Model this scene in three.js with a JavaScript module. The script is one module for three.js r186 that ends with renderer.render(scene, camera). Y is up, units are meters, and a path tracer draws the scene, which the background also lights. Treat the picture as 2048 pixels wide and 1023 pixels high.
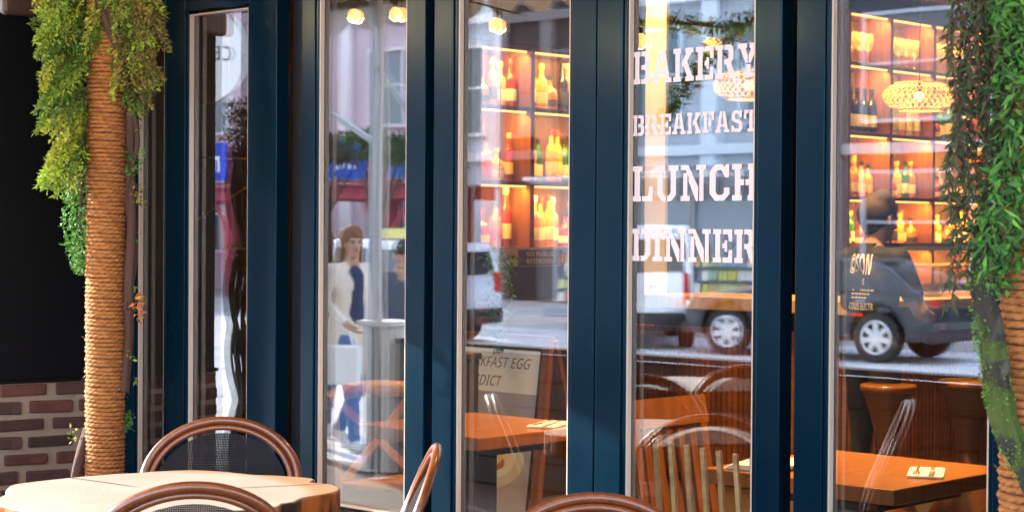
import * as THREE from 'three';
import { RectAreaLightUniformsLib } from 'three/addons/lights/RectAreaLightUniformsLib.js';
import { RoundedBoxGeometry } from 'three/addons/geometries/RoundedBoxGeometry.js';
import { mergeGeometries, mergeVertices, toCreasedNormals } from 'three/addons/utils/BufferGeometryUtils.js';

// ------------------------------------------------------------------ camera, sky, sun, exposure
// The shop front is the plane z = 0, x runs along it to the right, the street is at z > 0, the room at z < 0.
const scene = new THREE.Scene();
const camera = new THREE.PerspectiveCamera(15.83, 1024 / 511, 0.1, 400);
camera.position.set(0, 1.5, 4.2);
const YAW = THREE.MathUtils.degToRad(43.8), PITCH = THREE.MathUtils.degToRad(-0.8);
camera.rotation.order = 'YXZ';
camera.rotation.set(PITCH, YAW, 0.0067);
camera.focus = 5.6; camera.userData.fStop = 6.3;

const renderer = new THREE.WebGLRenderer({ antialias: true });
renderer.setSize(1024, 511);
renderer.toneMapping = THREE.LinearToneMapping;
renderer.toneMappingExposure = 10.5;
renderer.shadowMap.enabled = true;
RectAreaLightUniformsLib.init();

const SKY = 0.75;
const SUN = new THREE.Vector3(-0.9, 0.34, 0.34).normalize();
{ // hazy bright sky with thin broken cloud, computed for every direction
  const w = 1024, h = 512, d = new Float32Array(w * h * 4), hs = (x, y, q) => { let k = (x * 374761393 + y * 668265263 + q * 974634777) | 0; k = Math.imul(k ^ (k >>> 13), 1274126177); return ((k ^ (k >>> 16)) >>> 0) / 4294967296; };
  const no = (x, y, q) => { const i = Math.floor(x), j = Math.floor(y), a = x - i, b = y - j, f = a * a * (3 - 2 * a), g = b * b * (3 - 2 * b); return (hs(i, j, q) * (1 - f) + hs(i + 1, j, q) * f) * (1 - g) + (hs(i, j + 1, q) * (1 - f) + hs(i + 1, j + 1, q) * f) * g; };
  for (let j = 0; j < h; j++) for (let i = 0; i < w; i++) {
    const el = ((j + 0.5) / h - 0.5) * Math.PI, az = ((i + 0.5) / w - 0.5) * 2 * Math.PI, v = new THREE.Vector3(Math.cos(el) * Math.cos(az), Math.sin(el), Math.cos(el) * Math.sin(az));
    const e = Math.max(0, v.y), t = Math.pow(e, 0.55), c = [0.78 + (0.2 - 0.78) * t, 0.86 + (0.36 - 0.86) * t, 0.98 + (0.74 - 0.98) * t];
    const p = 1.6 / (e + 0.22), x = v.x * p, y = v.z * p; let n = 0, a = 0.5; for (let q = 0; q < 5; q++) { n += a * no(x * (1 << q) + 50, y * (1 << q) + 50, q); a *= 0.5; }
    const cl = Math.min(1, Math.max(0, (n - 0.42) / 0.25)) * 0.75; for (let q = 0; q < 3; q++) c[q] = c[q] * (1 - cl) + 0.95 * cl;
    const g = Math.exp(-Math.acos(Math.min(1, v.dot(SUN))) / 0.3) * 1.2; c[0] += g; c[1] += g * 0.85; c[2] += g * 0.62;
    for (let q = 0; q < 3; q++) d[4 * (j * w + i) + q] = c[q] * SKY; d[4 * (j * w + i) + 3] = 1;
  }
  const t = new THREE.DataTexture(d, w, h, THREE.RGBAFormat, THREE.FloatType); t.mapping = THREE.EquirectangularReflectionMapping; t.magFilter = t.minFilter = THREE.LinearFilter; t.needsUpdate = true;
  scene.background = t; scene.environment = t;
}
const sun = new THREE.DirectionalLight(new THREE.Color(1, 0.94, 0.86), 2.0);
sun.name = 'sun'; sun.position.copy(SUN).multiplyScalar(60).add(new THREE.Vector3(-15, 0, 12)); sun.target.position.set(-15, 0, 12);
sun.castShadow = true; sun.shadow.mapSize.set(4096, 4096);
Object.assign(sun.shadow.camera, { left: -45, right: 45, top: 45, bottom: -45, near: 1, far: 140 });
scene.add(sun, sun.target);

// ------------------------------------------------------------------ helpers
let seed = 7;
const rnd = () => { seed = (seed * 1664525 + 1013904223) >>> 0; return seed / 4294967296; };
const rr = (a, b) => a + (b - a) * rnd();
const V = (x, y, z) => new THREE.Vector3(x, y, z);
const taken = {};
const numbered = (n) => { const k = taken[n] = (taken[n] ?? -1) + 1; return k ? n + '_' + String(k).padStart(3, '0') : n; };
function tag(o, label, category, group, kind) { o.userData = {}; if (label) o.userData.label = label; if (category) o.userData.category = category; if (group) o.userData.group = group; if (kind) o.userData.kind = kind; return o; }
function thing(name, label, category, pos = [0, 0, 0], turn = 0, group) {
  const g = new THREE.Group(); g.name = numbered(name); g.position.set(...pos); g.rotation.y = turn; scene.add(g);
  return tag(g, label, category, group);
}
function part(name, geo, mat, parent, pos, rot) {
  const m = new THREE.Mesh(geo, mat); m.name = name; m.castShadow = m.receiveShadow = true;
  if (pos) m.position.set(...pos); if (rot) m.rotation.set(...rot);
  parent.add(m); return m;
}
function single(name, geo, mat, label, category, group, kind) { const m = part(numbered(name), geo, mat, scene); return tag(m, label, category, group, kind); }
function copyThing(o, pos, turn, label) { const c = o.clone(); c.name = numbered(o.name.replace(/_\d{3}$/, '')); c.position.set(...pos); c.rotation.y = turn; c.userData = { ...o.userData, label }; scene.add(c); return c; }
const box = (x0, x1, y0, y1, z0, z1) => new THREE.BoxGeometry(x1 - x0, y1 - y0, z1 - z0).translate((x0 + x1) / 2, (y0 + y1) / 2, (z0 + z1) / 2);
const rbox = (x0, x1, y0, y1, z0, z1, r = 0.004, s = 2) => new RoundedBoxGeometry(x1 - x0, y1 - y0, z1 - z0, s, r).translate((x0 + x1) / 2, (y0 + y1) / 2, (z0 + z1) / 2);
const curve = (pts, closed = false) => new THREE.CatmullRomCurve3(pts.map((p) => p.isVector3 ? p : V(...p)), closed);
const tube = (pts, r, seg = 24, rad = 8, closed = false) => new THREE.TubeGeometry(curve(pts, closed), seg, r, rad, closed);
function rod(a, b, r, rad = 8) { const A = V(...a), B = V(...b), d = B.clone().sub(A); return new THREE.CylinderGeometry(r, r, d.length(), rad).applyQuaternion(new THREE.Quaternion().setFromUnitVectors(V(0, 1, 0), d.normalize())).translate((A.x + B.x) / 2, (A.y + B.y) / 2, (A.z + B.z) / 2); }
function bar(a, b, w, t) { const A = V(...a), B = V(...b), d = B.clone().sub(A); return new THREE.BoxGeometry(w, d.length(), t).applyQuaternion(new THREE.Quaternion().setFromUnitVectors(V(0, 1, 0), d.normalize())).translate((A.x + B.x) / 2, (A.y + B.y) / 2, (A.z + B.z) / 2); }
const lathe = (pts, seg = 24) => new THREE.LatheGeometry(pts.map((p) => new THREE.Vector2(...p)), seg);
const merge = (a) => mergeGeometries(a.map((g) => { g = g.index ? g.toNonIndexed() : g; for (const k of Object.keys(g.attributes)) if (!['position', 'normal', 'uv'].includes(k)) g.deleteAttribute(k); return g; }));
const poly = (pts) => new THREE.Shape(pts.map((p) => new THREE.Vector2(...p)));
const extrude = (shape, depth, bevel = 0, seg = 1) => new THREE.ExtrudeGeometry(shape, { depth, bevelEnabled: bevel > 0, bevelThickness: bevel, bevelSize: bevel, bevelOffset: -bevel, bevelSegments: seg, curveSegments: 16 });
// box uv in metres, for boxes and extrusions
function metreUV(g, s = 1) {
  if (g.index) g = g.toNonIndexed();
  const p = g.attributes.position, n = g.attributes.normal, uv = new Float32Array(p.count * 2);
  for (let i = 0; i < p.count; i++) {
    const ax = Math.abs(n.getX(i)), ay = Math.abs(n.getY(i)), az = Math.abs(n.getZ(i));
    const [a, b] = ay >= ax && ay >= az ? [p.getX(i), p.getZ(i)] : ax >= az ? [p.getZ(i), p.getY(i)] : [p.getX(i), p.getY(i)];
    uv[2 * i] = a * s; uv[2 * i + 1] = b * s;
  }
  g.setAttribute('uv', new THREE.BufferAttribute(uv, 2)); return g;
}
// ---- tileable noise and textures
function hash(x, y, s) { let h = (x * 374761393 + y * 668265263 + s * 974634777) | 0; h = Math.imul(h ^ (h >>> 13), 1274126177); return ((h ^ (h >>> 16)) >>> 0) / 4294967296; }
function vnoise(u, v, n, m, s) { // n x m cells over the unit square, tileable
  const x = u * n, y = v * m, i = Math.floor(x), j = Math.floor(y), fx = x - i, fy = y - j, a = fx * fx * (3 - 2 * fx), b = fy * fy * (3 - 2 * fy);
  const w = (k, q) => ((k % q) + q) % q, h = (p, q) => hash(w(p, n), w(q, m), s);
  return (h(i, j) * (1 - a) + h(i + 1, j) * a) * (1 - b) + (h(i, j + 1) * (1 - a) + h(i + 1, j + 1) * a) * b;
}
const fbm = (u, v, n, m, s, o = 4) => { let t = 0, w = 0.5, k = 0; for (let q = 0; q < o; q++) { t += w * vnoise(u, v, n << q, m << q, s + q); k += w; w *= 0.5; } return t / k; };
const mixc = (a, b, t) => [a[0] + (b[0] - a[0]) * t, a[1] + (b[1] - a[1]) * t, a[2] + (b[2] - a[2]) * t];
const smooth = (a, b, x) => { const t = Math.min(1, Math.max(0, (x - a) / (b - a))); return t * t * (3 - 2 * t); };
function tex(w, h, fn, srgb = false, rep) { // fn(u, v) -> grey or [r, g, b], 0..1
  const d = new Uint8Array(w * h * 4);
  for (let j = 0; j < h; j++) for (let i = 0; i < w; i++) {
    const c = fn((i + 0.5) / w, (j + 0.5) / h), k = 4 * (j * w + i);
    const q = typeof c === 'number' ? [c, c, c] : c;
    for (let a = 0; a < 3; a++) d[k + a] = Math.max(0, Math.min(255, q[a] * 255)); d[k + 3] = 255;
  }
  const t = new THREE.DataTexture(d, w, h); t.magFilter = t.minFilter = THREE.LinearFilter; t.wrapS = t.wrapT = THREE.RepeatWrapping;
  if (srgb) t.colorSpace = THREE.SRGBColorSpace; if (rep) t.repeat.set(...rep); t.needsUpdate = true; return t;
}
const lin = (r, g, b) => new THREE.Color().setRGB(r, g, b);
const std = (c, rough = 0.7, o = {}) => new THREE.MeshStandardMaterial({ color: c.isColor ? c : lin(...c), roughness: rough, ...o });
const phys = (c, rough, o = {}) => new THREE.MeshPhysicalMaterial({ color: c.isColor ? c : lin(...c), roughness: rough, ...o });

// ------------------------------------------------------------------ shared textures and materials
const tGrain = tex(256, 256, (u, v) => fbm(u, v, 8, 8, 3, 5));
const tMottle = tex(512, 512, (u, v) => { const n = 0.72 + 0.28 * fbm(u, v, 6, 6, 11, 6); return [n, n, n]; });
const tWood = tex(512, 512, (u, v) => { const w = fbm(u, v, 4, 2, 5, 3), g = fbm(u + 0.08 * w, v, 60, 3, 9, 3); const k = 0.55 + 0.5 * g + 0.25 * (w - 0.5); return [k, k * 0.96, k * 0.9]; });
const tWoodV = (() => { const t = tWood.clone(); t.rotation = Math.PI / 2; return t; })();
const tPaint = tex(512, 512, (u, v) => { const s = fbm(u, v, 120, 4, 21, 3), b = fbm(u, v, 5, 5, 24, 5); return 0.55 + 0.1 * s + 0.35 * b; });
const tRope = tex(64, 64, (u, v) => { const s = (u * 1 + v * 2) % 1; return Math.pow(Math.sin(Math.PI * s), 0.7) * 0.85 + 0.15 * vnoise(u, v, 16, 32, 4); });
const tRopeC = tex(256, 256, (u, v) => mixc([0.72, 0.55, 0.38], [0.9, 0.75, 0.56], smooth(0.25, 0.75, fbm(u, v, 6, 3, 31, 6))), true, [0.13, 1]);

const MAT = {
  frame: phys([0.0006, 0.0105, 0.022], 0.3, { roughnessMap: (() => { const t = tPaint.clone(); t.repeat.set(2, 1); return t; })(), specularIntensity: 0.42, specularColor: lin(0.4, 0.75, 1), bumpMap: tGrain, bumpScale: 0.0003 }),
  frameDark: std([0.006, 0.008, 0.011], 0.5),
  bead: std([0.55, 0.46, 0.38], 0.45, { metalness: 0.2 }),
  black: phys([0.0025, 0.003, 0.004], 0.75, { specularIntensity: 0.15, roughnessMap: tPaint, bumpMap: tGrain, bumpScale: 0.0006 }),
  steel: std([0.3, 0.32, 0.33], 0.35, { metalness: 0.7 }),
  darkSteel: std([0.03, 0.032, 0.036], 0.4, { metalness: 0.4 }),
  brass: std([0.6, 0.4, 0.16], 0.3, { metalness: 0.9 }),
  mortar: std([0.24, 0.19, 0.14], 0.95, { map: tMottle, bumpMap: tGrain, bumpScale: 0.004 }),
  rattan: phys([0.19, 0.05, 0.012], 0.33, { map: (() => { const t = tWood.clone(); t.repeat.set(3, 1); return t; })(), clearcoat: 0.6, clearcoatRoughness: 0.2 }),
  rope: std([0.55, 0.33, 0.155], 0.85, { map: tRopeC, bumpMap: tRope, bumpScale: 0.0035 }),
  wood: phys([0.25, 0.085, 0.025], 0.38, { map: tWood, clearcoat: 0.35, clearcoatRoughness: 0.25 }),
  woodTop: phys([0.34, 0.115, 0.02], 0.32, { map: tWood, clearcoat: 0.4, clearcoatRoughness: 0.2 }),
  darkWood: std([0.05, 0.024, 0.014], 0.55, { map: tWood }),
  barWood: phys([0.22, 0.075, 0.025], 0.4, { map: tWoodV, clearcoat: 0.2, clearcoatRoughness: 0.3 }),
  barTop: phys([0.62, 0.42, 0.22], 0.3, { map: tWood, clearcoat: 0.4, clearcoatRoughness: 0.2 }),
  amberWall: std([0.11, 0.046, 0.008], 0.7, { map: tWood }),
  whitePaint: std([0.72, 0.71, 0.68], 0.5),
  paper: std([0.78, 0.75, 0.7], 0.7),
  napkin: std([0.8, 0.78, 0.74], 0.9),
  silver: std([0.75, 0.73, 0.7], 0.22, { metalness: 1 }),
  rubber: std([0.012, 0.012, 0.013], 0.8),
  carGlass: phys([0.012, 0.02, 0.024], 0.06, { clearcoat: 1, clearcoatRoughness: 0.03 }),
};
const tRipple = tex(256, 256, (u, v) => fbm(u, v, 2, 3, 77, 2));
MAT.pane = new THREE.MeshPhysicalMaterial({ color: lin(0.96, 0.98, 0.97), roughness: 0, metalness: 0, transmission: 1, thickness: 0, ior: 2.3, bumpMap: tRipple, bumpScale: 0.00025 });
MAT.paneBack = MAT.pane.clone(); MAT.paneBack.bumpScale = 0.0004; MAT.paneBack.bumpMap = (() => { const t = tRipple.clone(); t.offset.set(0.4, 0.3); return t; })();
MAT.clearGlass = new THREE.MeshPhysicalMaterial({ color: lin(0.97, 0.98, 0.98), roughness: 0.02, transmission: 1, thickness: 0, ior: 1.5 });

// ------------------------------------------------------------------ ground
const tPave = tex(1024, 1024, (u, v) => { const f = fbm(u, v, 6, 6, 41, 6), s = vnoise(u, v, 256, 256, 45); return 0.62 + 0.3 * f + 0.12 * s - 0.06; });
const tAsph = tex(1024, 1024, (u, v) => { const f = fbm(u, v, 4, 4, 51, 6), s = vnoise(u, v, 400, 400, 55), c = smooth(0.012, 0.0, Math.abs(fbm(u, v, 3, 3, 58, 4) - 0.5)); return (0.6 + 0.35 * f + 0.22 * (s - 0.5)) * (1 - 0.35 * c); });
function sheet(name, x0, x1, z0, z1, y, mat, label, cat, th = 0.1) { return single(name, metreUV(box(x0, x1, y - th, y, z0, z1), 0.25), mat, label, cat, null, 'structure'); }
const mPave = std([0.6, 0.6, 0.59], 0.85, { map: tPave, bumpMap: tGrain, bumpScale: 0.002 });
const mAsph = std([0.68, 0.7, 0.73], 0.9, { map: tAsph, bumpMap: tGrain, bumpScale: 0.004 });
sheet('ground', -160, 120, -80, 160, -0.62, std([0.15, 0.14, 0.13], 1), 'bare ground under the whole block', 'ground');
sheet('interior_floor', -9.6, 2.2, -11, -0.12, 0, std([0.06, 0.04, 0.03], 0.4, { map: tWood }), 'dark wooden floor inside the restaurant', 'floor', 0.2);
sheet('terrace_deck', -9.4, 4, 0.16, 3.62, 0, std([0.09, 0.075, 0.06], 0.8, { map: tWood }), 'dark raised terrace deck outside the folding doors', 'deck', 0.5);
sheet('sidewalk', -120, 60, 3.62, 7.4, -0.2, mPave, 'pale concrete sidewalk beyond the terrace', 'sidewalk', 0.4);
sheet('sidewalk', -120, -9.4, -6, 3.62, -0.2, mPave, 'pale concrete sidewalk running past the end of the terrace', 'sidewalk', 0.4);
sheet('road', -120, 60, 7.4, 21.4, -0.35, mAsph, 'sunlit grey asphalt avenue seen in the glass', 'road', 0.25);
sheet('sidewalk', -120, 60, 21.4, 29, -0.2, mPave, 'concrete sidewalk on the far side of the avenue', 'sidewalk', 0.4);
{ // kerb stones on both sides, lane lines
  for (const [z, l] of [[7.4, 'granite kerb stones along the near sidewalk'], [21.4, 'granite kerb stones along the far sidewalk']]) {
    const k = thing('kerb', l, 'kerb', [0, 0, z]); k.userData.kind = 'structure';
    for (let x = -44; x < 4; x += 1.5) part('kerb_stone', rbox(x + 0.006, x + 1.494, -0.5, -0.19, -0.16, 0.004, 0.015, 1), mPave, k);
  }
  const line = std([0.8, 0.8, 0.78], 0.7, { map: tAsph });
  for (const [z, l] of [[11.9, 'near white lane line painted on the avenue'], [16.4, 'far white lane line painted on the avenue']]) {
    const k = thing('lane_line', l, 'road marking', [0, -0.346, z]); k.userData.kind = 'structure';
    for (let x = -60; x < 10; x += 5) part('dash', new THREE.PlaneGeometry(2.6, 0.14).rotateX(-Math.PI / 2).translate(x, 0, 0), line, k);
  }
  const k = thing('crosswalk', 'white crosswalk bars painted across the avenue', 'road marking', [0, -0.345, 0]); k.userData.kind = 'structure';
  for (let i = 0; i < 12; i++) part('crosswalk_bar', new THREE.PlaneGeometry(3.2, 0.55).rotateX(-Math.PI / 2).translate(-24.8, 0, 8.2 + i * 1.12), line, k);
}

// ------------------------------------------------------------------ the restaurant building: room shell, shop front
{
  const plaster = std([0.16, 0.12, 0.09], 0.85, { map: tMottle });
  const st = (n, g, m, l, c) => single(n, metreUV(g, 0.5), m, l, c, null, 'structure');
  st('ceiling', box(-9.6, 2.2, 3.15, 3.35, -11, -0.12), std([0.30, 0.24, 0.18], 0.9, { map: tMottle }), 'brown painted ceiling of the dining room', 'ceiling');
  st('back_wall', box(-9.6, 2.2, 0, 3.15, -11.2, -11), plaster, 'brown plaster wall at the back of the room', 'wall');
  st('side_wall', box(-9.8, -9.6, 0, 3.35, -11.2, -0.12), plaster, 'brown plaster wall at the far end of the room', 'wall');
  st('side_wall', box(2.2, 2.4, 0, 3.35, -11.2, -0.12), plaster, 'brown plaster wall at the near end of the room', 'wall');
  const up = std([0.05, 0.055, 0.065], 0.7, { map: tMottle });
  const b = thing('restaurant_facade', 'dark painted wall of the restaurant above the folding doors', 'building', [0, 0, 0]);
  part('upper_wall', metreUV(box(-9.8, 2.4, 2.75, 6.2, -0.5, -0.035)), up, b);
  part('flat_roof', metreUV(box(-9.8, 2.4, 6.2, 6.35, -11.2, 0.05)), up, b);
  part('end_wall', metreUV(box(-9.8, -6.56, -0.3, 2.75, -0.12, -0.035)), up, b);
  part('door_header', rbox(-6.145, 2.4, 2.432, 2.75, -0.1, 0.045, 0.004), MAT.frame, b);
  part('threshold', box(-6.145, 2.4, -0.3, 0.018, -0.12, 0.06), MAT.darkSteel, b);
  part('end_wall', metreUV(box(-2.23, 2.4, 0.02, 2.43, -0.12, -0.03)), up, b);
}
// white stencil letters, drawn on a unit cap height; each letter is a list of polygons
const R_ = (x0, y0, x1, y1) => [[x0, y0], [x1, y0], [x1, y1], [x0, y1]];
const stemL = [R_(0, 0.85, 0.36, 1), R_(0.1, 0.15, 0.31, 0.85), R_(0, 0, 0.36, 0.15)];
const flip = (ps, w) => ps.map((p) => p.map(([x, y]) => [w - x, y]).reverse());
const Aleg = [[[0, 0], [0.36, 0], [0.36, 0.15], [0.29, 0.15], [0.32, 0.26], [0.45, 0.26], [0.45, 0.4], [0.355, 0.4], [0.45, 0.74], [0.45, 1], [0.3, 1], [0.1, 0.15], [0, 0.15]]];
const Yarm = [[[0, 0.85], [0, 1], [0.4, 1], [0.4, 0.85], [0.34, 0.85], [0.44, 0.64], [0.44, 0.42], [0.34, 0.42], [0.1, 0.85]].reverse()];
const Uarm = [R_(0, 0.85, 0.4, 1), [[0.28, 0], [0.44, 0], [0.44, 0.16], [0.38, 0.16], [0.31, 0.25], [0.31, 0.85], [0.1, 0.85], [0.1, 0.18]]];
const Tarm = [[[0, 0.6], [0.13, 0.6], [0.16, 0.84], [0.3, 0.84], [0.3, 1], [0, 1]]];
const LETTER = {
  I: [0.44, [R_(0, 0.85, 0.44, 1), R_(0.11, 0.15, 0.33, 0.85), R_(0, 0, 0.44, 0.15)]],
  H: [0.94, [...stemL, R_(0.31, 0.42, 0.445, 0.58), ...flip([...stemL, R_(0.31, 0.42, 0.445, 0.58)], 0.94)]],
  L: [0.84, [R_(0, 0.85, 0.42, 1), R_(0.1, 0.15, 0.32, 0.85), R_(0, 0, 0.36, 0.15), [[0.41, 0], [0.84, 0], [0.84, 0.42], [0.7, 0.42], [0.66, 0.15], [0.41, 0.15]]]],
  D: [0.86, [...stemL, [[0.41, 0], [0.62, 0], [0.86, 0.2], [0.86, 0.8], [0.62, 1], [0.41, 1], [0.41, 0.84], [0.55, 0.84], [0.63, 0.74], [0.63, 0.26], [0.55, 0.16], [0.41, 0.16]]]],
  B: [0.84, [...stemL, [[0.41, 0], [0.7, 0], [0.84, 0.12], [0.84, 0.42], [0.74, 0.52], [0.82, 0.62], [0.82, 0.9], [0.7, 1], [0.41, 1], [0.41, 0.85], [0.55, 0.85], [0.59, 0.8], [0.59, 0.62], [0.55, 0.58], [0.41, 0.58], [0.41, 0.44], [0.56, 0.44], [0.61, 0.38], [0.61, 0.2], [0.56, 0.15], [0.41, 0.15]]]],
  R: [0.94, [...stemL, [[0.68, 0], [0.94, 0], [0.94, 0.15], [0.87, 0.15], [0.72, 0.47], [0.82, 0.57], [0.82, 0.9], [0.7, 1], [0.41, 1], [0.41, 0.85], [0.55, 0.85], [0.6, 0.8], [0.6, 0.62], [0.55, 0.57], [0.41, 0.57], [0.41, 0.42], [0.5, 0.42]]]],
  E: [0.82, [...stemL, [[0.41, 0], [0.82, 0], [0.82, 0.38], [0.68, 0.38], [0.64, 0.15], [0.41, 0.15]], [[0.41, 0.85], [0.64, 0.85], [0.68, 0.64], [0.82, 0.64], [0.82, 1], [0.41, 1]], [[0.41, 0.43], [0.5, 0.43], [0.5, 0.33], [0.61, 0.33], [0.61, 0.67], [0.5, 0.67], [0.5, 0.57], [0.41, 0.57]]]],
  F: [0.8, [R_(0, 0.85, 0.36, 1), R_(0.1, 0.15, 0.31, 0.85), R_(0, 0, 0.44, 0.15), [[0.41, 0.85], [0.62, 0.85], [0.66, 0.62], [0.8, 0.62], [0.8, 1], [0.41, 1]], [[0.41, 0.41], [0.5, 0.41], [0.5, 0.3], [0.61, 0.3], [0.61, 0.66], [0.5, 0.66], [0.5, 0.55], [0.41, 0.55]]]],
  K: [0.98, [...stemL, [[0.58, 0], [0.98, 0], [0.98, 0.15], [0.9, 0.15], [0.66, 0.58], [0.86, 0.85], [0.95, 0.85], [0.95, 1], [0.57, 1], [0.57, 0.85], [0.62, 0.85], [0.41, 0.57], [0.41, 0.36], [0.5, 0.46], [0.65, 0.15], [0.58, 0.15]]]],
  A: [0.95, [...Aleg, ...flip(Aleg, 0.95)]],
  Y: [0.92, [...Yarm, ...flip(Yarm, 0.92), R_(0.35, 0.15, 0.57, 0.38), R_(0.23, 0, 0.69, 0.15)]],
  S: [0.8, [[[0.06, 0], [0.18, 0], [0.2, 0.07], [0.28, 0], [0.64, 0], [0.79, 0.14], [0.79, 0.42], [0.66, 0.54], [0.34, 0.62], [0.28, 0.68], [0.28, 0.78], [0.34, 0.84], [0.5, 0.84], [0.61, 0.68], [0.75, 0.68], [0.75, 1], [0.63, 1], [0.6, 0.93], [0.52, 1], [0.2, 1], [0.06, 0.86], [0.06, 0.6], [0.18, 0.48], [0.5, 0.4], [0.56, 0.34], [0.56, 0.22], [0.5, 0.16], [0.3, 0.16], [0.2, 0.32], [0.06, 0.32]]]],
  T: [0.92, [...Tarm, ...flip(Tarm, 0.92), R_(0.35, 0.15, 0.57, 1), R_(0.23, 0, 0.69, 0.15)]],
  U: [0.94, [...Uarm, ...flip(Uarm, 0.94)]],
  N: [0.98, [R_(0, 0, 0.36, 0.14), R_(0.1, 0.14, 0.26, 0.78), [[0, 0.86], [0.2, 0.86], [0.31, 0.66], [0.31, 0.55], [0.6, 0], [0.68, 0], [0.68, 0.38], [0.3, 1], [0, 1]], R_(0.6, 0.86, 0.98, 1), R_(0.73, 0, 0.89, 0.86)]],
  C: [0.82, [[[0.26, 0], [0.6, 0], [0.81, 0.18], [0.81, 0.36], [0.6, 0.36], [0.6, 0.22], [0.52, 0.16], [0.36, 0.16], [0.28, 0.24], [0.28, 0.76], [0.36, 0.84], [0.5, 0.84], [0.65, 0.64], [0.79, 0.64], [0.79, 1], [0.67, 1], [0.64, 0.92], [0.52, 1], [0.26, 1], [0.05, 0.8], [0.05, 0.2]]]],
};
const mVinyl = std([0.70, 0.62, 0.63], 0.6);
function word(parent, text, x0, x1, y0, h, z) {
  const g = new THREE.Group(); g.name = 'lettering'; g.userData.label = 'white stencil lettering reading ' + text; parent.add(g);
  const gap = 0.09, tot = [...text].reduce((s, c) => s + LETTER[c][0] + gap, -gap), sx = (x1 - x0) / tot; let x = x0;
  for (const c of text) {
    const [w, ps] = LETTER[c];
    part('letter', merge(ps.map((p) => extrude(poly(p.map(([a, b]) => [x + a * sx, y0 + b * h])), 0.0008).translate(0, 0, z))), mVinyl, g);
    x += (w + gap) * sx;
  }
}
// folding door leaves: [left edge, glass from, glass to, right edge]
function doorLeaf(x0, g0, g1, x1, label, z = 0) {
  const t = thing('folding_door', label, 'folding door', [x0, 0, z], 0, 'folding doors of the shop front'), W = x1 - x0, a = g0 - x0, b = g1 - x0, GB = 0.541, GT = 2.306, T = 2.428, f = MAT.frame;
  const lip = 0.014;
  for (const [p, q, s] of [[0, a, 1], [b, W, -1]]) {
    const in0 = s > 0 ? p : p + lip, in1 = s > 0 ? q - lip : q;
    part('stile', metreUV(rbox(in0 + 0.001, in1, 0.022, T, -0.03, 0.03, 0.003)), f, t);
    part('stile_lip', metreUV(rbox(s > 0 ? q - lip : p, s > 0 ? q : p + lip, GB - 0.012, GT + 0.012, -0.022, 0.024, 0.002)), f, t);
  }
  part('top_rail', metreUV(rbox(a - lip, b + lip, GT + 0.012, T, -0.03, 0.0292, 0.003)), f, t);
  part('bottom_rail', metreUV(rbox(a - lip, b + lip, 0.42, GB - 0.012, -0.03, 0.0292, 0.003)), f, t);
  part('kick_panel', metreUV(box(a - lip, b + lip, 0.024, 0.42, -0.015, 0.012)), f, t);
  for (const zz of [0, -0.018]) part('pane', new THREE.PlaneGeometry(b - a, GT - GB).translate((a + b) / 2, (GB + GT) / 2, zz), zz ? MAT.paneBack : MAT.pane, t);
  part('glazing_bead', box(a + 0.0005, a + 0.006, GB, GT, 0.002, 0.02), MAT.bead, t);
  part('glazing_bead', box(b - 0.006, b - 0.0005, GB, GT, 0.002, 0.02), MAT.bead, t);
  part('glazing_bead', box(a + 0.007, b - 0.007, GT - 0.005, GT, 0.002, 0.02), MAT.bead, t);
  part('glazing_bead', box(a + 0.007, b - 0.007, GB, GB + 0.005, 0.002, 0.02), MAT.bead, t);
  return t;
}
doorLeaf(-6.14, -6.035, -5.862, -5.862 + 0.02, 'narrow dark glazed side panel beside the left rope column');
const leaf1 = doorLeaf(-5.838, -5.708, -5.349, -5.176, 'leftmost full folding door, its glass half covered by the dark wall reflection');
leaf1.rotation.y = 0.004;
doorLeaf(-5.034, -4.949, -4.497, -4.4, 'folding door reflecting the walking pedestrians');
doorLeaf(-4.36, -4.255, -3.765, -3.655, 'folding door in front of the breakfast sandwich board');
const leaf4 = doorLeaf(-3.651, -3.535, -3.07, -2.974, 'folding door lettered BAKERY, BREAKFAST, LUNCH and DINNER');
doorLeaf(-2.926, -2.819, -2.335, -2.235, 'rightmost folding door, in front of the lit bar and woven pendant');
for (const [w, y, h] of [['BAKERY', 1.935, 0.096], ['BREAKFAST', 1.782, 0.061], ['LUNCH', 1.588, 0.104], ['DINNER', 1.412, 0.095]]) word(leaf4, w, 0.119, 0.577, y, h, 0.001);
for (const [x0, x1, l] of [[-5.174, -5.04, 'deep black recess post between the two left folding doors'], [-4.398, -4.364, 'thin black joint post between the second and third folding doors'], [-2.972, -2.93, 'black joint post right of the lettered folding door']])
  single('door_post', rbox(x0, x1, 0.02, 2.43, -0.09, -0.045, 0.003), MAT.frameDark, l, 'post');
{ // a lever handle low on the lettered door
  const h = part('handle_plate', rbox(0.02, 0.052, 0.34, 0.5, 0.031, 0.038, 0.003), MAT.darkSteel, leaf4);
  part('lever', tube([[0.036, 0.44, 0.038], [0.036, 0.44, 0.075], [0.056, 0.44, 0.08], [0.11, 0.44, 0.08]], 0.008, 16), MAT.darkSteel, h);
}
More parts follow.
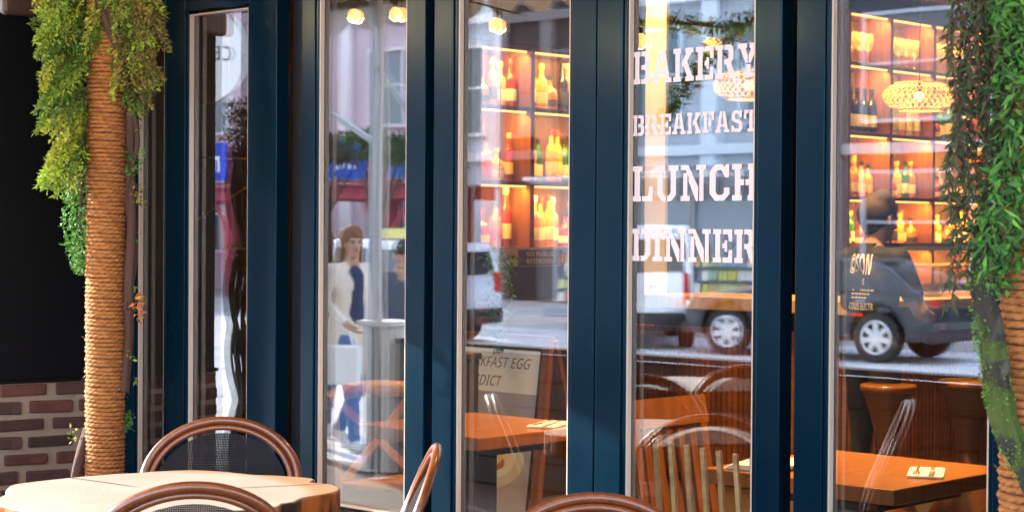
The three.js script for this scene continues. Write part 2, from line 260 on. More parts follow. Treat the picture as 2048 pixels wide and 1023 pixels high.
// ------------------------------------------------------------------ brick pier with black cladding at the left
{
  const t = thing('brick_wall', 'dark red brick wall with pale mortar under the black panel', 'brick wall', [-6.13, 0, 0], -0.2);
  part('mortar_core', metreUV(box(-0.4, -0.006, -0.3, 0.905, 0.02, 0.53), 2), MAT.mortar, t);
  const tb = tex(256, 256, (u, v) => { const f = fbm(u, v, 5, 5, 61, 5), s = vnoise(u, v, 90, 90, 66), k = 0.55 + 0.6 * f + 0.2 * (s - 0.5); const pale = smooth(0.66, 0.74, fbm(u, v, 7, 7, 63, 4)); return mixc([k, k * 0.95, k * 0.92], [1.0, 1.3, 1.5], pale * 0.35); });
  const mats = [[0.07, 0.026, 0.018], [0.042, 0.019, 0.015], [0.09, 0.033, 0.02], [0.03, 0.016, 0.014], [0.055, 0.028, 0.022]].map((c) => std(c, 0.92, { map: tb, bumpMap: tGrain, bumpScale: 0.005 }));
  const geos = [0, 1, 2, 3].map((k) => { const g = new RoundedBoxGeometry(0.02, 0.046, 0.185, 3, 0.008); const p = g.attributes.position; for (let i = 0; i < p.count; i++) { p.setX(i, p.getX(i) + 0.003 * (hash(Math.round(p.getZ(i) * 40), Math.round(p.getY(i) * 80), k) - 0.5)); p.setY(i, p.getY(i) + 0.004 * (hash(Math.round(p.getZ(i) * 30), 3, k + 9) - 0.5)); } g.computeVertexNormals(); const u = metreUV(g, 4); const uv = u.attributes.uv; for (let i = 0; i < uv.count; i++) uv.setXY(i, uv.getX(i) + k * 0.37, uv.getY(i) + k * 0.21); return u; });
  for (let c = 0; c < 17; c++) {
    const y = 0.905 - 0.03 - c * 0.0665; if (y < -0.2) break;
    const off = (c % 2) * 0.1025 + rr(-0.012, 0.012);
    for (let k = 0; k < 5; k++) {
      let z0 = 0.03 + off + k * 0.205 - 0.1, z1 = z0 + rr(0.168, 0.19); z0 = Math.max(z0, 0.025); z1 = Math.min(z1, 0.528); if (z1 - z0 < 0.04) continue;
      const m = part('brick', geos[(rnd() * 4) | 0], mats[(rnd() * 5) | 0], t, [-0.004 + rr(-0.002, 0.003), y, (z0 + z1) / 2], [rr(-0.012, 0.012), rr(-0.02, 0.02), 0]);
      m.scale.z = (z1 - z0) / 0.19; m.scale.y = rr(0.86, 1.06);
    }
    for (let k = 0; k < 3; k++) { // the narrow street-side end of the pier
      let x0 = -0.4 + ((c + 1) % 2) * 0.1025 - 0.1 + k * 0.205, x1 = x0 + 0.182; x0 = Math.max(x0, -0.395); x1 = Math.min(x1, -0.022); if (x1 - x0 < 0.04) continue;
      const m = part('brick', geos[(rnd() * 4) | 0], mats[(rnd() * 5) | 0], t, [(x0 + x1) / 2, y, 0.532 + rr(-0.002, 0.003)], [0, Math.PI / 2, 0]); m.scale.z = (x1 - x0) / 0.19; m.scale.y = rr(0.86, 1.06);
    }
  }
  const p = thing('black_wall_panel', 'tall black metal panel above the brick wall', 'wall panel', [-6.13, 0, 0], -0.2);
  part('sheet', metreUV(rbox(-0.4, -0.012, 0.908, 2.86, 0.02, 0.53, 0.004)), MAT.black, p);
  part('cover_strip', rbox(-0.012, 0.004, 0.908, 2.86, 0.02, 0.06, 0.002), MAT.black, p);
  part('trim', rbox(-0.03, 0.01, 0.902, 0.916, 0.02, 0.53, 0.003), MAT.black, p);
  const q = thing('timber_bracket', 'brown timber bracket high on the black panel', 'bracket', [-6.22, 2.3, 0.44], -0.2);
  part('block', metreUV(rbox(0, 0.06, 0.0, 0.28, -0.1, 0.08, 0.02, 3), 3), MAT.darkWood, q);
}

// ------------------------------------------------------------------ terrace canopy, fence and podium
{
  const c = thing('canopy', 'dark brown terrace canopy with a white scalloped valance', 'canopy', [0, 0, 0]);
  const under = std([0.06, 0.036, 0.022], 0.8, { map: tWood });
  part('roof_sheet', metreUV(box(-9.15, 3.4, 3.03, 3.08, 0.05, 3.5)), under, c);
  for (let x = -9.0; x < 3.4; x += 1.55) part('rafter', metreUV(rbox(x, x + 0.07, 2.93, 3.03, 0.06, 3.44, 0.006)), MAT.darkWood, c);
  part('front_beam', metreUV(rbox(-9.15, 3.4, 2.9, 3.03, 3.45, 3.53, 0.006)), MAT.darkWood, c);
  const cloth = std([0.72, 0.69, 0.66], 0.9);
  const val = (n, len) => { const s = new THREE.Shape(); s.moveTo(0, 0); s.lineTo(len, 0); s.lineTo(len, -0.08); for (let i = n; i > 0; i--) s.absarc((i - 0.5) * len / n, -0.08, len / n / 2, 0, Math.PI, true); s.lineTo(0, 0); return new THREE.ShapeGeometry(s, 8); };
  part('valance', val(42, 12.5).translate(-9.15, 2.985, 3.535), cloth, c);
  const p = thing('canopy_post', 'grey steel canopy post with two diagonal braces', 'post', [-8.5, 0, 3.42]);
  part('shaft', rbox(-0.022, 0.022, 0, 2.93, -0.022, 0.022, 0.005), MAT.steel, p);
  part('brace', bar([-0.03, 2.05, 0], [-0.65, 2.34, 0], 0.03, 0.03), MAT.steel, p);
  part('brace', bar([0.03, 2.5, 0], [0.45, 2.1, 0], 0.03, 0.03), MAT.steel, p);
  part('base_plate', rbox(-0.08, 0.08, 0.001, 0.015, -0.08, 0.08, 0.004), MAT.steel, p);
  const w = thing('canopy_post', 'white square post just behind the grey canopy post', 'post', [-8.19, 0, 3.2]);
  part('shaft', rbox(-0.012, 0.012, 0, 2.93, -0.012, 0.012, 0.003), MAT.whitePaint, w);
  part('base_plate', rbox(-0.05, 0.05, 0.001, 0.012, -0.05, 0.05, 0.003), MAT.whitePaint, w);
  const f = thing('terrace_fence', 'low dark board fence along the street edge of the terrace', 'fence', [0, 0, 3.5]);
  const fm = std([0.018, 0.016, 0.015], 0.6, { map: tWood });
  for (let x = -8.3; x < 3; x += 1.4) {
    part('fence_post', metreUV(rbox(x, x + 0.07, 0, 0.8, -0.035, 0.035, 0.004)), fm, f);
    for (let k = 0; k < 5; k++) part('board', metreUV(rbox(x + 0.072, x + 1.398, 0.02 + k * 0.155, 0.165 + k * 0.155, -0.012 + rr(-0.002, 0.002), 0.012, 0.003)), fm, f);
  }
  part('backing_panel', metreUV(box(-8.3, 3, 0.0, 0.79, 0.0135, 0.03)), fm, f);
  part('top_rail', metreUV(rbox(-8.32, 3, 0.8, 0.832, -0.06, 0.06, 0.005)), fm, f);
  const d = thing('podium', 'narrow white podium at the open end of the terrace fence', 'podium', [-8.47, 0, 3.52]);
  part('body', rbox(-0.13, 0.13, 0, 0.9, -0.1, 0.1, 0.006), MAT.whitePaint, d);
  part('top', rbox(-0.16, 0.16, 0.9, 0.935, -0.13, 0.13, 0.008), MAT.whitePaint, d);
}
// ------------------------------------------------------------------ far side of the avenue, seen in the glass
function windowOn(parent, x, y, w, h, z, frameM, glassM) {
  const g = part('window', merge([box(x - w / 2 - 0.08, x - w / 2, y - 0.08, y + h + 0.08, z - 0.12, z + 0.02), box(x + w / 2, x + w / 2 + 0.08, y - 0.08, y + h + 0.08, z - 0.12, z + 0.02), box(x - w / 2, x + w / 2, y + h, y + h + 0.08, z - 0.12, z + 0.02), box(x - w / 2, x + w / 2, y - 0.08, y, z - 0.16, z + 0.02), box(x - w / 2, x + w / 2, y + h * 0.52, y + h * 0.52 + 0.06, z - 0.05, z + 0.01)]), frameM, parent);
  part('pane', new THREE.PlaneGeometry(w, h).rotateY(Math.PI).translate(x, y + h / 2, z - 0.015), glassM, g);
}
function building(name, label, x0, x1, z, H, wallC, floors, bay, winW, winH, glassC, trimC) {
  const t = thing(name, label, 'building', [0, 0, 0]);
  const m = std(wallC, 0.85, { map: tMottle, bumpMap: tGrain, bumpScale: 0.006 }), trim = std(trimC ?? wallC.map((c) => Math.min(0.8, c * 1.25 + 0.05)), 0.8), gl = phys(glassC, 0.08, { clearcoat: 1 });
  // wall courses with openings left between piers
  const n = Math.max(1, Math.floor((x1 - x0) / bay)), b = (x1 - x0) / n;
  for (const [fy] of floors) for (let i = 0; i < n; i++) windowOn(t, x0 + (i + 0.5) * b, fy, winW, winH, z, trim, gl);
  part('wall', metreUV(box(x0, x1, -0.2, H, z, z + 8), 0.2), m, t);
  for (let i = 0; i <= n; i++) part('pilaster', metreUV(rbox(Math.max(x0, x0 + i * b - 0.22), Math.min(x1, x0 + i * b + 0.22), -0.2, H - 0.6, z - 0.14, z - 0.001, 0.02, 1), 0.5), trim, t);
  for (const [, by] of floors) part('string_course', metreUV(box(x0, x1, by, by + 0.22, z - 0.2, z - 0.142)), trim, t);
  part('cornice', metreUV(box(x0, x1, H - 0.6, H + 0.2, z - 0.5, z - 0.21)), trim, t);
  return t;
}
building('pink_building', 'pale pink painted building across the avenue behind the red scaffold', -47, -33.6, 28, 10, [0.56, 0.46, 0.52], [[0.9, 3.3], [4.2, 6.9], [7.6, 9.2]], 3.3, 1.3, 1.9, [0.05, 0.09, 0.12], [0.62, 0.6, 0.64]);
building('white_stone_building', 'narrow white stone building next to the pink one', -33.5, -31.4, 28.2, 11, [0.66, 0.71, 0.76], [[3.9, 3.2], [7.2, 6.6]], 2.1, 0.8, 2.1, [0.04, 0.08, 0.1]);
building('dark_brick_building', 'dark brown brick building above the newsstand', -31.3, -28.2, 28.1, 10.4, [0.05, 0.04, 0.04], [[3.8, 3.2], [7.0, 6.5]], 1.55, 0.7, 1.9, [0.02, 0.03, 0.04], [0.14, 0.13, 0.13]);
building('blue_grey_building', 'pale blue grey stone building with teal windows across the avenue', -28.1, -21.8, 28.2, 11, [0.44, 0.52, 0.59], [[0.7, 3.2], [3.9, 6.6], [7.2, 10]], 3.1, 1.35, 2.1, [0.02, 0.1, 0.13]);
building('slate_building', 'slate grey building with pale pilasters across the avenue', -21.6, -6, 28, 9.5, [0.06, 0.065, 0.08], [[0.6, 3.1], [3.8, 6.4], [6.9, 8.8]], 3.9, 2.4, 2.1, [0.02, 0.03, 0.045], [0.4, 0.42, 0.46]);
{ // red sidewalk scaffold with banners
  const t = thing('sidewalk_scaffold', 'red timber sidewalk scaffold with diagonal braces', 'scaffold', [0, -0.2, 24]);
  const red = std([0.42, 0.06, 0.1], 0.7, { map: tWood });
  for (const z of [0, 2.6]) for (let x = -44; x <= -30.4; x += 2.6) {
    part('scaffold_post', rbox(x - 0.09, x + 0.09, 0, 2.4, z - 0.09, z + 0.09, 0.01), red, t);
    if (!z) { part('brace', bar([x + 0.07, 1.55, 0], [x + 0.75, 2.36, 0], 0.09, 0.07), red, t); part('brace', bar([x - 0.07, 1.55, 0], [x - 0.75, 2.36, 0], 0.09, 0.07), red, t); }
  }
  for (const z of [0, 2.6]) part('beam', rbox(-44.4, -30.2, 2.4, 2.68, z - 0.1, z + 0.1, 0.01), red, t);
  for (let x = -44.3; x < -30.4; x += 0.5) part('deck_plank', box(x, x + 0.48, 2.682, 2.74, -0.3, 2.9), red, t);
  for (let k = 0; k < 3; k++) part('hoarding_board', rbox(-44.4, -30.2, 2.76 + k * 0.32, 3.06 + k * 0.32, -0.28 - 0.01 * k, -0.24, 0.01), red, t);
  const bn = [[-37.3, -35.9, [0.55, 0.01, 0.14], 'm', '#f4f4ff', 'pink and blue banner with a white letter on the scaffold'], [-32.7, -31.3, [0.01, 0.12, 0.62], 'mi', '#e8f0ff', 'blue banner with white letters hung on the scaffold'], [-30.6, -29.5, [0.02, 0.22, 0.7], 'S', '#e8f0ff', 'short bright blue banner on the right end of the scaffold']];
  for (const [x0, x1, c, txt, fc, l] of bn) {
    const g = thing('banner', l, 'banner', [(x0 + x1) / 2, 2.62, 23.68], 0, 'banners on the scaffold');
    const cv = document.createElement('canvas'); cv.width = 256; cv.height = 160; const k = cv.getContext('2d');
    k.fillStyle = '#' + lin(...c).getHexString(); k.fillRect(0, 0, 256, 160);
    if (txt === 'm') { k.fillStyle = '#2440b0'; k.fillRect(0, 0, 130, 160); }
    k.fillStyle = fc; k.font = 'bold 120px sans-serif'; k.fillText(txt, 70, 120);
    const ct = new THREE.CanvasTexture(cv); ct.colorSpace = THREE.SRGBColorSpace;
    part('cloth', new THREE.PlaneGeometry(x1 - x0, 0.95, 8, 1).rotateY(Math.PI).translate(0, 0.5, 0), std([1, 1, 1], 0.8, { map: ct, side: THREE.DoubleSide }), g);
    part('hem_bar', rod([-(x1 - x0) / 2, 0.02, 0], [(x1 - x0) / 2, 0.02, 0], 0.02), MAT.steel, g);
  }
}
{ // newsstand with rows of magazines
  const t = thing('newsstand', 'newsstand kiosk with rows of colourful magazines across the avenue', 'newsstand', [-22.3, -0.2, 22.6]);
  const g = std([0.3, 0.36, 0.4], 0.6);
  part('cabinet', box(-2.6, 2.6, 0, 2.5, 0.5, 1.7), g, t);
  part('awning', bar([0, 2.72, -0.4], [0, 2.5, 0.6], 5.4, 0.06), std([0.5, 0.52, 0.54], 0.7), t);
  part('counter', rbox(-2.6, 2.6, 0.0, 0.25, 0.05, 0.5, 0.02), g, t);
  for (const x of [-2.6, -0.9, 0.9, 2.6]) part('upright', box(x - 0.05, x + 0.05, 0.25, 2.5, 0.4, 0.498), MAT.steel, t);
  for (let k = 0; k < 4; k++) part('rack', box(-2.54, 2.54, 0.27 + k * 0.25, 0.285 + k * 0.25, 0.34 + k * 0.013, 0.499), MAT.steel, t);
  const cols = [[0.6, 0.55, 0.12], [0.5, 0.15, 0.12], [0.7, 0.68, 0.6], [0.3, 0.45, 0.25], [0.3, 0.38, 0.5], [0.65, 0.45, 0.2], [0.62, 0.64, 0.3], [0.7, 0.7, 0.66]].map((c) => std(c, 0.5));
  const mg = new THREE.BoxGeometry(0.15, 0.19, 0.015);
  for (let k = 0; k < 4; k++) for (let i = 0; i < 26; i++) { const x = -2.44 + i * 0.194; if (Math.abs(Math.abs(x) - 0.9) < 0.1 || rnd() < 0.08) continue; part('magazine', mg, cols[(rnd() * 8) | 0], t, [x, 0.4 + k * 0.25 + rr(-0.01, 0.01), 0.39 + k * 0.013], [0.2, 0, rr(-0.03, 0.03)]); }
  const s = thing('globe_lamp', 'green and white globe lamp on a post across the street', 'lamp', [-20.7, -0.2, 14]);
  s.position.set(-26.6, -0.2, 21.7);
  part('lamp_post', rod([0, 0, 0], [0, 1.85, 0], 0.05), std([0.01, 0.06, 0.03], 0.5), s);
  part('lower_globe', new THREE.SphereGeometry(0.19, 24, 10, 0, 7, Math.PI / 2, Math.PI / 2).translate(0, 2.04, 0), std([0.75, 0.78, 0.74], 0.3), s);
  part('upper_globe', new THREE.SphereGeometry(0.19, 24, 10, 0, 7, 0, Math.PI / 2).translate(0, 2.04, 0), std([0.02, 0.35, 0.16], 0.3), s);
  const a = thing('advertising_panel', 'yellow green advertising panel standing at the kerb', 'panel', [-28.36, -0.2, 21.9], 0);
  part('panel', rbox(-0.5, 0.5, 0.85, 1.72, -0.04, 0.04, 0.02), std([0.62, 0.58, 0.16], 0.5), a);
  part('printed_figure', new THREE.CircleGeometry(0.2, 20).scale(1, 1.3, 1).rotateY(Math.PI).translate(0.02, 1.22, -0.043), std([0.25, 0.42, 0.2], 0.6), a);
  for (const x of [-0.45, 0.45]) part('leg', rod([x, 0, 0], [x, 0.75, 0], 0.03), MAT.darkSteel, a);
}
// ---- round sign on a lamp post at the corner (its lettering reads backwards in the glass)
{
  const s = thing('round_sign', 'round white hanging sign lettered CENTRAL PARK', 'sign', [-11.83, 2.88, 4.57], Math.atan2(11.79, -8.81));
  const cv = document.createElement('canvas'); cv.width = cv.height = 512; const k = cv.getContext('2d');
  k.fillStyle = '#f2f4f4'; k.fillRect(0, 0, 512, 512); k.fillStyle = '#20252a'; k.textAlign = 'center';
  k.font = '94px sans-serif'; k.fillText('CENTRAL', 256, 290); k.font = '60px sans-serif'; k.fillText('PARK', 256, 380);
  k.fillStyle = '#3c5a4c'; k.fillRect(212, 40, 88, 70); k.fillStyle = '#9aa2a4'; k.fillRect(212, 116, 88, 80); k.fillStyle = '#444'; k.beginPath(); k.arc(256, 156, 26, 0, 7); k.fill();
  const ct = new THREE.CanvasTexture(cv); ct.colorSpace = THREE.SRGBColorSpace;
  part('face', new THREE.CircleGeometry(0.42, 48).translate(0, 0, 0.021), std([1, 1, 1], 0.5, { map: ct }), s);
  part('rim', new THREE.CylinderGeometry(0.43, 0.43, 0.04, 48).rotateX(Math.PI / 2), MAT.steel, s);
  const p = thing('street_pole', 'grey street pole carrying the round white sign', 'pole', [-12.3, -0.2, 4.75]);
  part('shaft', rod([0, 0, 0], [0, 4.2, 0], 0.05, 12), MAT.steel, p);
  part('arm', rod([0, 3.5, 0], [0.48, 3.5, -0.18], 0.02), MAT.steel, p);
}
// ---- vehicles
const mTyre = MAT.rubber, mRim = std([0.55, 0.56, 0.58], 0.3, { metalness: 0.8 }), mTrim = std([0.02, 0.02, 0.022], 0.6);
function vehicle(o) {
  if (o.squeeze) { const q = o.squeeze, f = (p) => p.map((v, i) => i % 2 ? v : v * q); o = { ...o, L: o.L * q, wheels: o.wheels.map((v) => v * q), prof: o.prof.map(f), windows: o.windows.map((w) => w.map(f)), strips: o.strips.map(([a, b, ...r]) => [f(a), f(b), ...r]), lights: o.lights.map(([n, x, ...r]) => [n, x * q, ...r]), mirror: f(o.mirror), bumpers: o.bumpers.map(([a, b, ...r]) => [a * q, b * q, ...r]), handles: o.handles.map(([a, b, y]) => [a * q, b * q, y]), seams: o.seams.map((v) => v * q) }; }
  const { name, label, pos, turn, L, W, r, wheels, prof, belt, taper, paint, windows, glass, lights } = o;
  const t = thing(name, label, o.category, pos, turn);
  const tap = (g) => { const p = g.attributes.position; for (let i = 0; i < p.count; i++) { const y = p.getY(i), k = y > belt ? 1 - taper * (y - belt) : 1 - 0.05 * Math.max(0, belt * 0.62 - y); p.setZ(i, p.getZ(i) * k); const e = Math.abs(p.getX(i)) / (L / 2); if (e > 0.8) p.setZ(i, p.getZ(i) * (1 - 0.35 * (e - 0.8))); } g.computeVertexNormals(); return toCreasedNormals(g, 0.5); };
  const s = new THREE.Shape(); s.moveTo(...prof[0]); for (const q of prof.slice(1)) q.length === 2 ? s.lineTo(...q) : s.quadraticCurveTo(...q);
  const sill = 0.3, last = prof[prof.length - 1]; const end = last.slice(-2);
  void end; // underside with wheel arches, front to back
  for (const x of [...wheels].sort((a, b) => a - b)) { s.lineTo(x - r - 0.06, sill); s.absarc(x, r + 0.02, r + 0.06, Math.PI + 0.1, -0.1, true); s.lineTo(x + r + 0.06, sill); }
  s.lineTo(...prof[0]);
  part('body', tap(extrude(s, W - 0.16, 0.08, 3).translate(0, 0, -W / 2 + 0.08)), paint, t);
  for (const sg of [-1, 1]) for (const w of windows) part('side_window', tap(extrude(poly(w), 0.012, 0.004).translate(0, 0, sg * (W / 2 + 0.002) - 0.006)), glass, t);
  for (const [a, b, f, n, m] of o.strips) { const d = new THREE.Vector2(b[0] - a[0], b[1] - a[1]), len = d.length(), nx = d.y / len * o.out, ny = -d.x / len * o.out, w2 = W * f / 2; void nx; void ny;
    const g = new THREE.BoxGeometry(len * 0.96, 0.02, w2 * 2).rotateZ(Math.atan2(d.y, d.x)).translate((a[0] + b[0]) / 2, (a[1] + b[1]) / 2, 0); part(n, tap(g), m ?? glass, t); }
  for (const x of wheels) for (const sg of [-1, 1]) {
    const z = sg * (W / 2 - 0.13);
    const w = part('wheel', lathe([[r * 0.66, -0.1], [r * 0.93, -0.11], [r, -0.08], [r, 0.08], [r * 0.93, 0.11], [r * 0.66, 0.1]], 32).rotateX(Math.PI / 2), mTyre, t, [x, r, z]);
    const zz = sg * 0.085, sp = [new THREE.TorusGeometry(r * 0.63, 0.025, 8, 28).translate(0, 0, zz), new THREE.CylinderGeometry(0.07, 0.08, 0.03, 14).rotateX(Math.PI / 2).translate(0, 0, zz)];
    for (let k = 0; k < 7; k++) sp.push(bar([0, 0.05, 0], [0, r * 0.62, 0], 0.075, 0.025).rotateZ(k * Math.PI * 2 / 7).translate(0, 0, zz));
    part('rim', merge(sp), mRim, w);
    part('wheel_disc', new THREE.CircleGeometry(r * 0.64, 24).rotateY(sg < 0 ? Math.PI : 0).translate(0, 0, sg * 0.05), mTrim, w);
  }
  for (const [n, x, y, z, w, h, d, m] of lights) for (const sg of [-1, 1]) part(n, tap(rbox(x - d / 2, x + d / 2, y - h / 2, y + h / 2, sg * z - w / 2, sg * z + w / 2, 0.02)), m, t);
  for (const sg of [-1, 1]) { const b = part('side_mirror', new RoundedBoxGeometry(0.13, 0.13, 0.19, 2, 0.04).translate(o.mirror[0], o.mirror[1], sg * (W / 2 + 0.07)), paint, t); void b; }
  for (const y of o.bumpers) part('bumper', tap(rbox(y[0], y[1], 0.3, y[2], -W / 2 + 0.04, W / 2 - 0.04, 0.04)), y[3] ?? mTrim, t);
  for (const [x0, x1, y] of o.handles) for (const sg of [-1, 1]) part('door_handle', tap(rbox(x0, x1, y, y + 0.03, sg * (W / 2 + 0.008) - 0.012, sg * (W / 2 + 0.008) + 0.012, 0.008)), o.handleM ?? paint, t);
  for (const x of o.seams) for (const sg of [-1, 1]) part('door_seam', tap(box(x - 0.006, x + 0.006, 0.42, belt - 0.02, sg * (W / 2 + 0.001) - 0.003, sg * (W / 2 + 0.001) + 0.003)), mTrim, t);
  return t;
}
const mTail = std([0.45, 0.01, 0.01], 0.2), mHead = phys([0.75, 0.8, 0.78], 0.1, { clearcoat: 1 });
const paintM = (c) => phys(c, 0.3, { clearcoat: 1, clearcoatRoughness: 0.06, metalness: 0.2 });
// x is the length, front at -x
vehicle({ name: 'silver_minivan', label: 'silver minivan on the avenue, its rear wheel nearest the left post', category: 'van', pos: [-23.7, -0.35, 17.2], turn: 0.05, L: 4.5, W: 1.82, r: 0.34, wheels: [-1.4, 1.38], belt: 1.02, taper: 0.17, out: 1,
  prof: [[2.2, 0.32], [2.24, 0.7], [2.2, 1.05], [2.05, 1.62, 1.9, 1.64], [-0.1, 1.7], [-0.6, 1.68, -1.05, 1.15], [-1.9, 0.98], [-2.22, 0.9, -2.24, 0.6], [-2.2, 0.32]], paint: paintM([0.6, 0.64, 0.7]), glass: MAT.carGlass,
  windows: [[[-0.85, 1.08], [-0.28, 1.08], [-0.28, 1.52], [-0.45, 1.5]], [[-0.2, 1.08], [0.75, 1.08], [0.75, 1.54], [-0.2, 1.54]], [[0.84, 1.08], [1.9, 1.08], [1.72, 1.5], [0.84, 1.54]]],
  strips: [[[-1.04, 1.17], [-0.5, 1.63], 0.84, 'windscreen'], [[2.2, 1.1], [2.06, 1.5], 0.8, 'rear_window']], lights: [['tail_light', 2.2, 0.98, 0.78, 0.16, 0.34, 0.08, mTail], ['headlight', -2.14, 0.82, 0.68, 0.34, 0.15, 0.14, mHead]], mirror: [-0.8, 1.12], bumpers: [[2.1, 2.3, 0.55], [-2.3, -2.12, 0.5]], handles: [[-0.1, 0.12, 0.9], [0.9, 1.1, 0.9]], seams: [-0.24, 0.8] });
vehicle({ name: 'white_van', label: 'white delivery van seen from behind on the avenue', category: 'van', pos: [-20.05, -0.35, 19.6], turn: Math.PI + 0.82 + Math.PI, L: 4.8, W: 1.9, r: 0.34, wheels: [-1.5, 1.5], belt: 1.1, taper: 0.1, out: 1,
  prof: [[2.36, 0.32], [2.4, 1.1], [2.3, 1.92, 2.1, 1.95], [-0.4, 1.95], [-0.9, 1.9, -1.3, 1.25], [-2.15, 1.02], [-2.38, 0.95, -2.4, 0.6], [-2.36, 0.32]], paint: paintM([0.85, 0.87, 0.9]), glass: MAT.carGlass,
  windows: [[[-1.1, 1.18], [-0.3, 1.18], [-0.3, 1.72], [-0.72, 1.7]], [[0.1, 1.18], [1.9, 1.18], [1.86, 1.72], [0.1, 1.74]]],
  strips: [[[-1.28, 1.28], [-0.78, 1.84], 0.86, 'windscreen'], [[2.4, 1.2], [2.31, 1.74], 0.84, 'rear_window']], lights: [['tail_light', 2.37, 0.95, 0.82, 0.12, 0.5, 0.08, mTail], ['headlight', -2.28, 0.86, 0.7, 0.34, 0.2, 0.14, mHead]], mirror: [-1.05, 1.22], bumpers: [[2.28, 2.48, 0.58], [-2.46, -2.26, 0.5]], handles: [[-0.3, -0.08, 1.0]], seams: [-0.35, 0.9] });
vehicle({ name: 'black_car', label: 'black car on the avenue with silver seven spoke wheels', category: 'car', squeeze: 0.87, pos: [-15.62, -0.35, 18.95], turn: -0.1, L: 4.7, W: 1.88, r: 0.36, wheels: [-1.42, 1.42], belt: 0.98, taper: 0.3, out: 1,
  prof: [[2.3, 0.32], [2.35, 0.8], [2.3, 1.0, 2.05, 1.05], [1.6, 1.42, 1.0, 1.47], [0.1, 1.52], [-0.4, 1.5, -0.95, 1.04], [-1.9, 0.9], [-2.3, 0.82, -2.35, 0.55], [-2.28, 0.32]], paint: paintM([0.008, 0.014, 0.018]), glass: MAT.carGlass,
  windows: [[[-0.75, 1.02], [0.2, 1.02], [0.2, 1.38], [-0.3, 1.36]], [[0.28, 1.02], [1.45, 1.02], [1.0, 1.36], [0.28, 1.39]]],
  strips: [[[-0.94, 1.05], [-0.4, 1.46], 0.84, 'windscreen'], [[1.95, 1.1], [1.35, 1.43], 0.8, 'rear_window']], lights: [['tail_light', 2.3, 0.86, 0.72, 0.3, 0.14, 0.1, mTail], ['headlight', -2.22, 0.72, 0.7, 0.36, 0.14, 0.16, mHead]], mirror: [-0.6, 1.06], bumpers: [[-2.42, -2.24, 0.46], [2.24, 2.42, 0.46]], handles: [[-0.0, 0.2, 0.86], [1.05, 1.25, 0.86]], handleM: MAT.steel, seams: [0.24, -0.8] });
// street trees in front of the pink building
function streetTree(pos, h, R, label, cols, n = 1500) {
  const t = thing('street_tree', label, 'tree', pos, 0, 'trees along the avenue');
  const bark = std([0.07, 0.05, 0.04], 0.9), g = [tube([[0, 0, 0], [0.05, h * 0.3, 0.03], [0, h * 0.62, 0]], 0.09, 8, 7)];
  for (let k = 0; k < 6; k++) { const a = k * 1.05; g.push(tube([[0, h * 0.5, 0], [Math.cos(a) * R * 0.4, h * 0.68, Math.sin(a) * R * 0.4], [Math.cos(a) * R * 0.8, h * 0.85, Math.sin(a) * R * 0.8]], 0.03, 6, 5)); }
  part('trunk', merge(g), bark, t);
  part('crown', leafCloud(n, () => { const k = (rnd() * 26) | 0, a = hash(k, 1, 5) * 6.28, q = hash(k, 2, 5), e = Math.sqrt(hash(k, 3, 5)) * R; return V(Math.cos(a) * e + rr(-1, 1) * R * 0.3, h * 0.84 + q * h * 0.14 + rr(-1, 1) * R * 0.12, Math.sin(a) * e + rr(-1, 1) * R * 0.3); }, 0.16, 0.09, cols), leafMat, t).userData.kind = 'stuff';
}

// ------------------------------------------------------------------ foliage helpers
const leafMat = new THREE.MeshPhysicalMaterial({ vertexColors: true, roughness: 0.75, transmission: 0.3, thickness: 0, side: THREE.DoubleSide });
class Leaves {
  constructor() { this.p = []; this.c = []; this.i = []; }
  add(p, dir, nrm, len, wid, col, k = 1) {
    const d = dir.clone().normalize(), s = d.clone().cross(nrm).normalize(), n = s.clone().cross(d).normalize(), b = this.p.length / 3;
    const q = (f, w, h) => { const v = p.clone().addScaledVector(d, len * f).addScaledVector(s, wid * w).addScaledVector(n, len * h); this.p.push(v.x, v.y, v.z); const j = (0.9 + 0.2 * rnd()) * k; this.c.push(col[0] * j, col[1] * j, col[2] * j); };
    q(0, 0, 0); q(0.45, 0.5, 0.1); q(1, 0, -0.12); q(0.45, -0.5, 0.1); q(0.5, 0, 0.0);
    this.i.push(b, b + 1, b + 4, b + 1, b + 2, b + 4, b + 2, b + 3, b + 4, b + 3, b, b + 4);
  }
  geo() { const g = new THREE.BufferGeometry(); g.setAttribute('position', new THREE.Float32BufferAttribute(this.p, 3)); g.setAttribute('color', new THREE.Float32BufferAttribute(this.c, 3)); g.setIndex(this.i); g.computeVertexNormals(); return g; }
}
const rdir = () => { const z = rr(-1, 1), a = rr(0, 6.283), r = Math.sqrt(1 - z * z); return V(r * Math.cos(a), z, r * Math.sin(a)); };
const pick = (a) => a[(rnd() * a.length) | 0];
function leafCloud(n, place, len, wid, cols) { const L = new Leaves(); for (let i = 0; i < n; i++) L.add(place(), rdir(), rdir(), len * rr(0.7, 1.3), wid * rr(0.7, 1.3), pick(cols)); return L.geo(); }
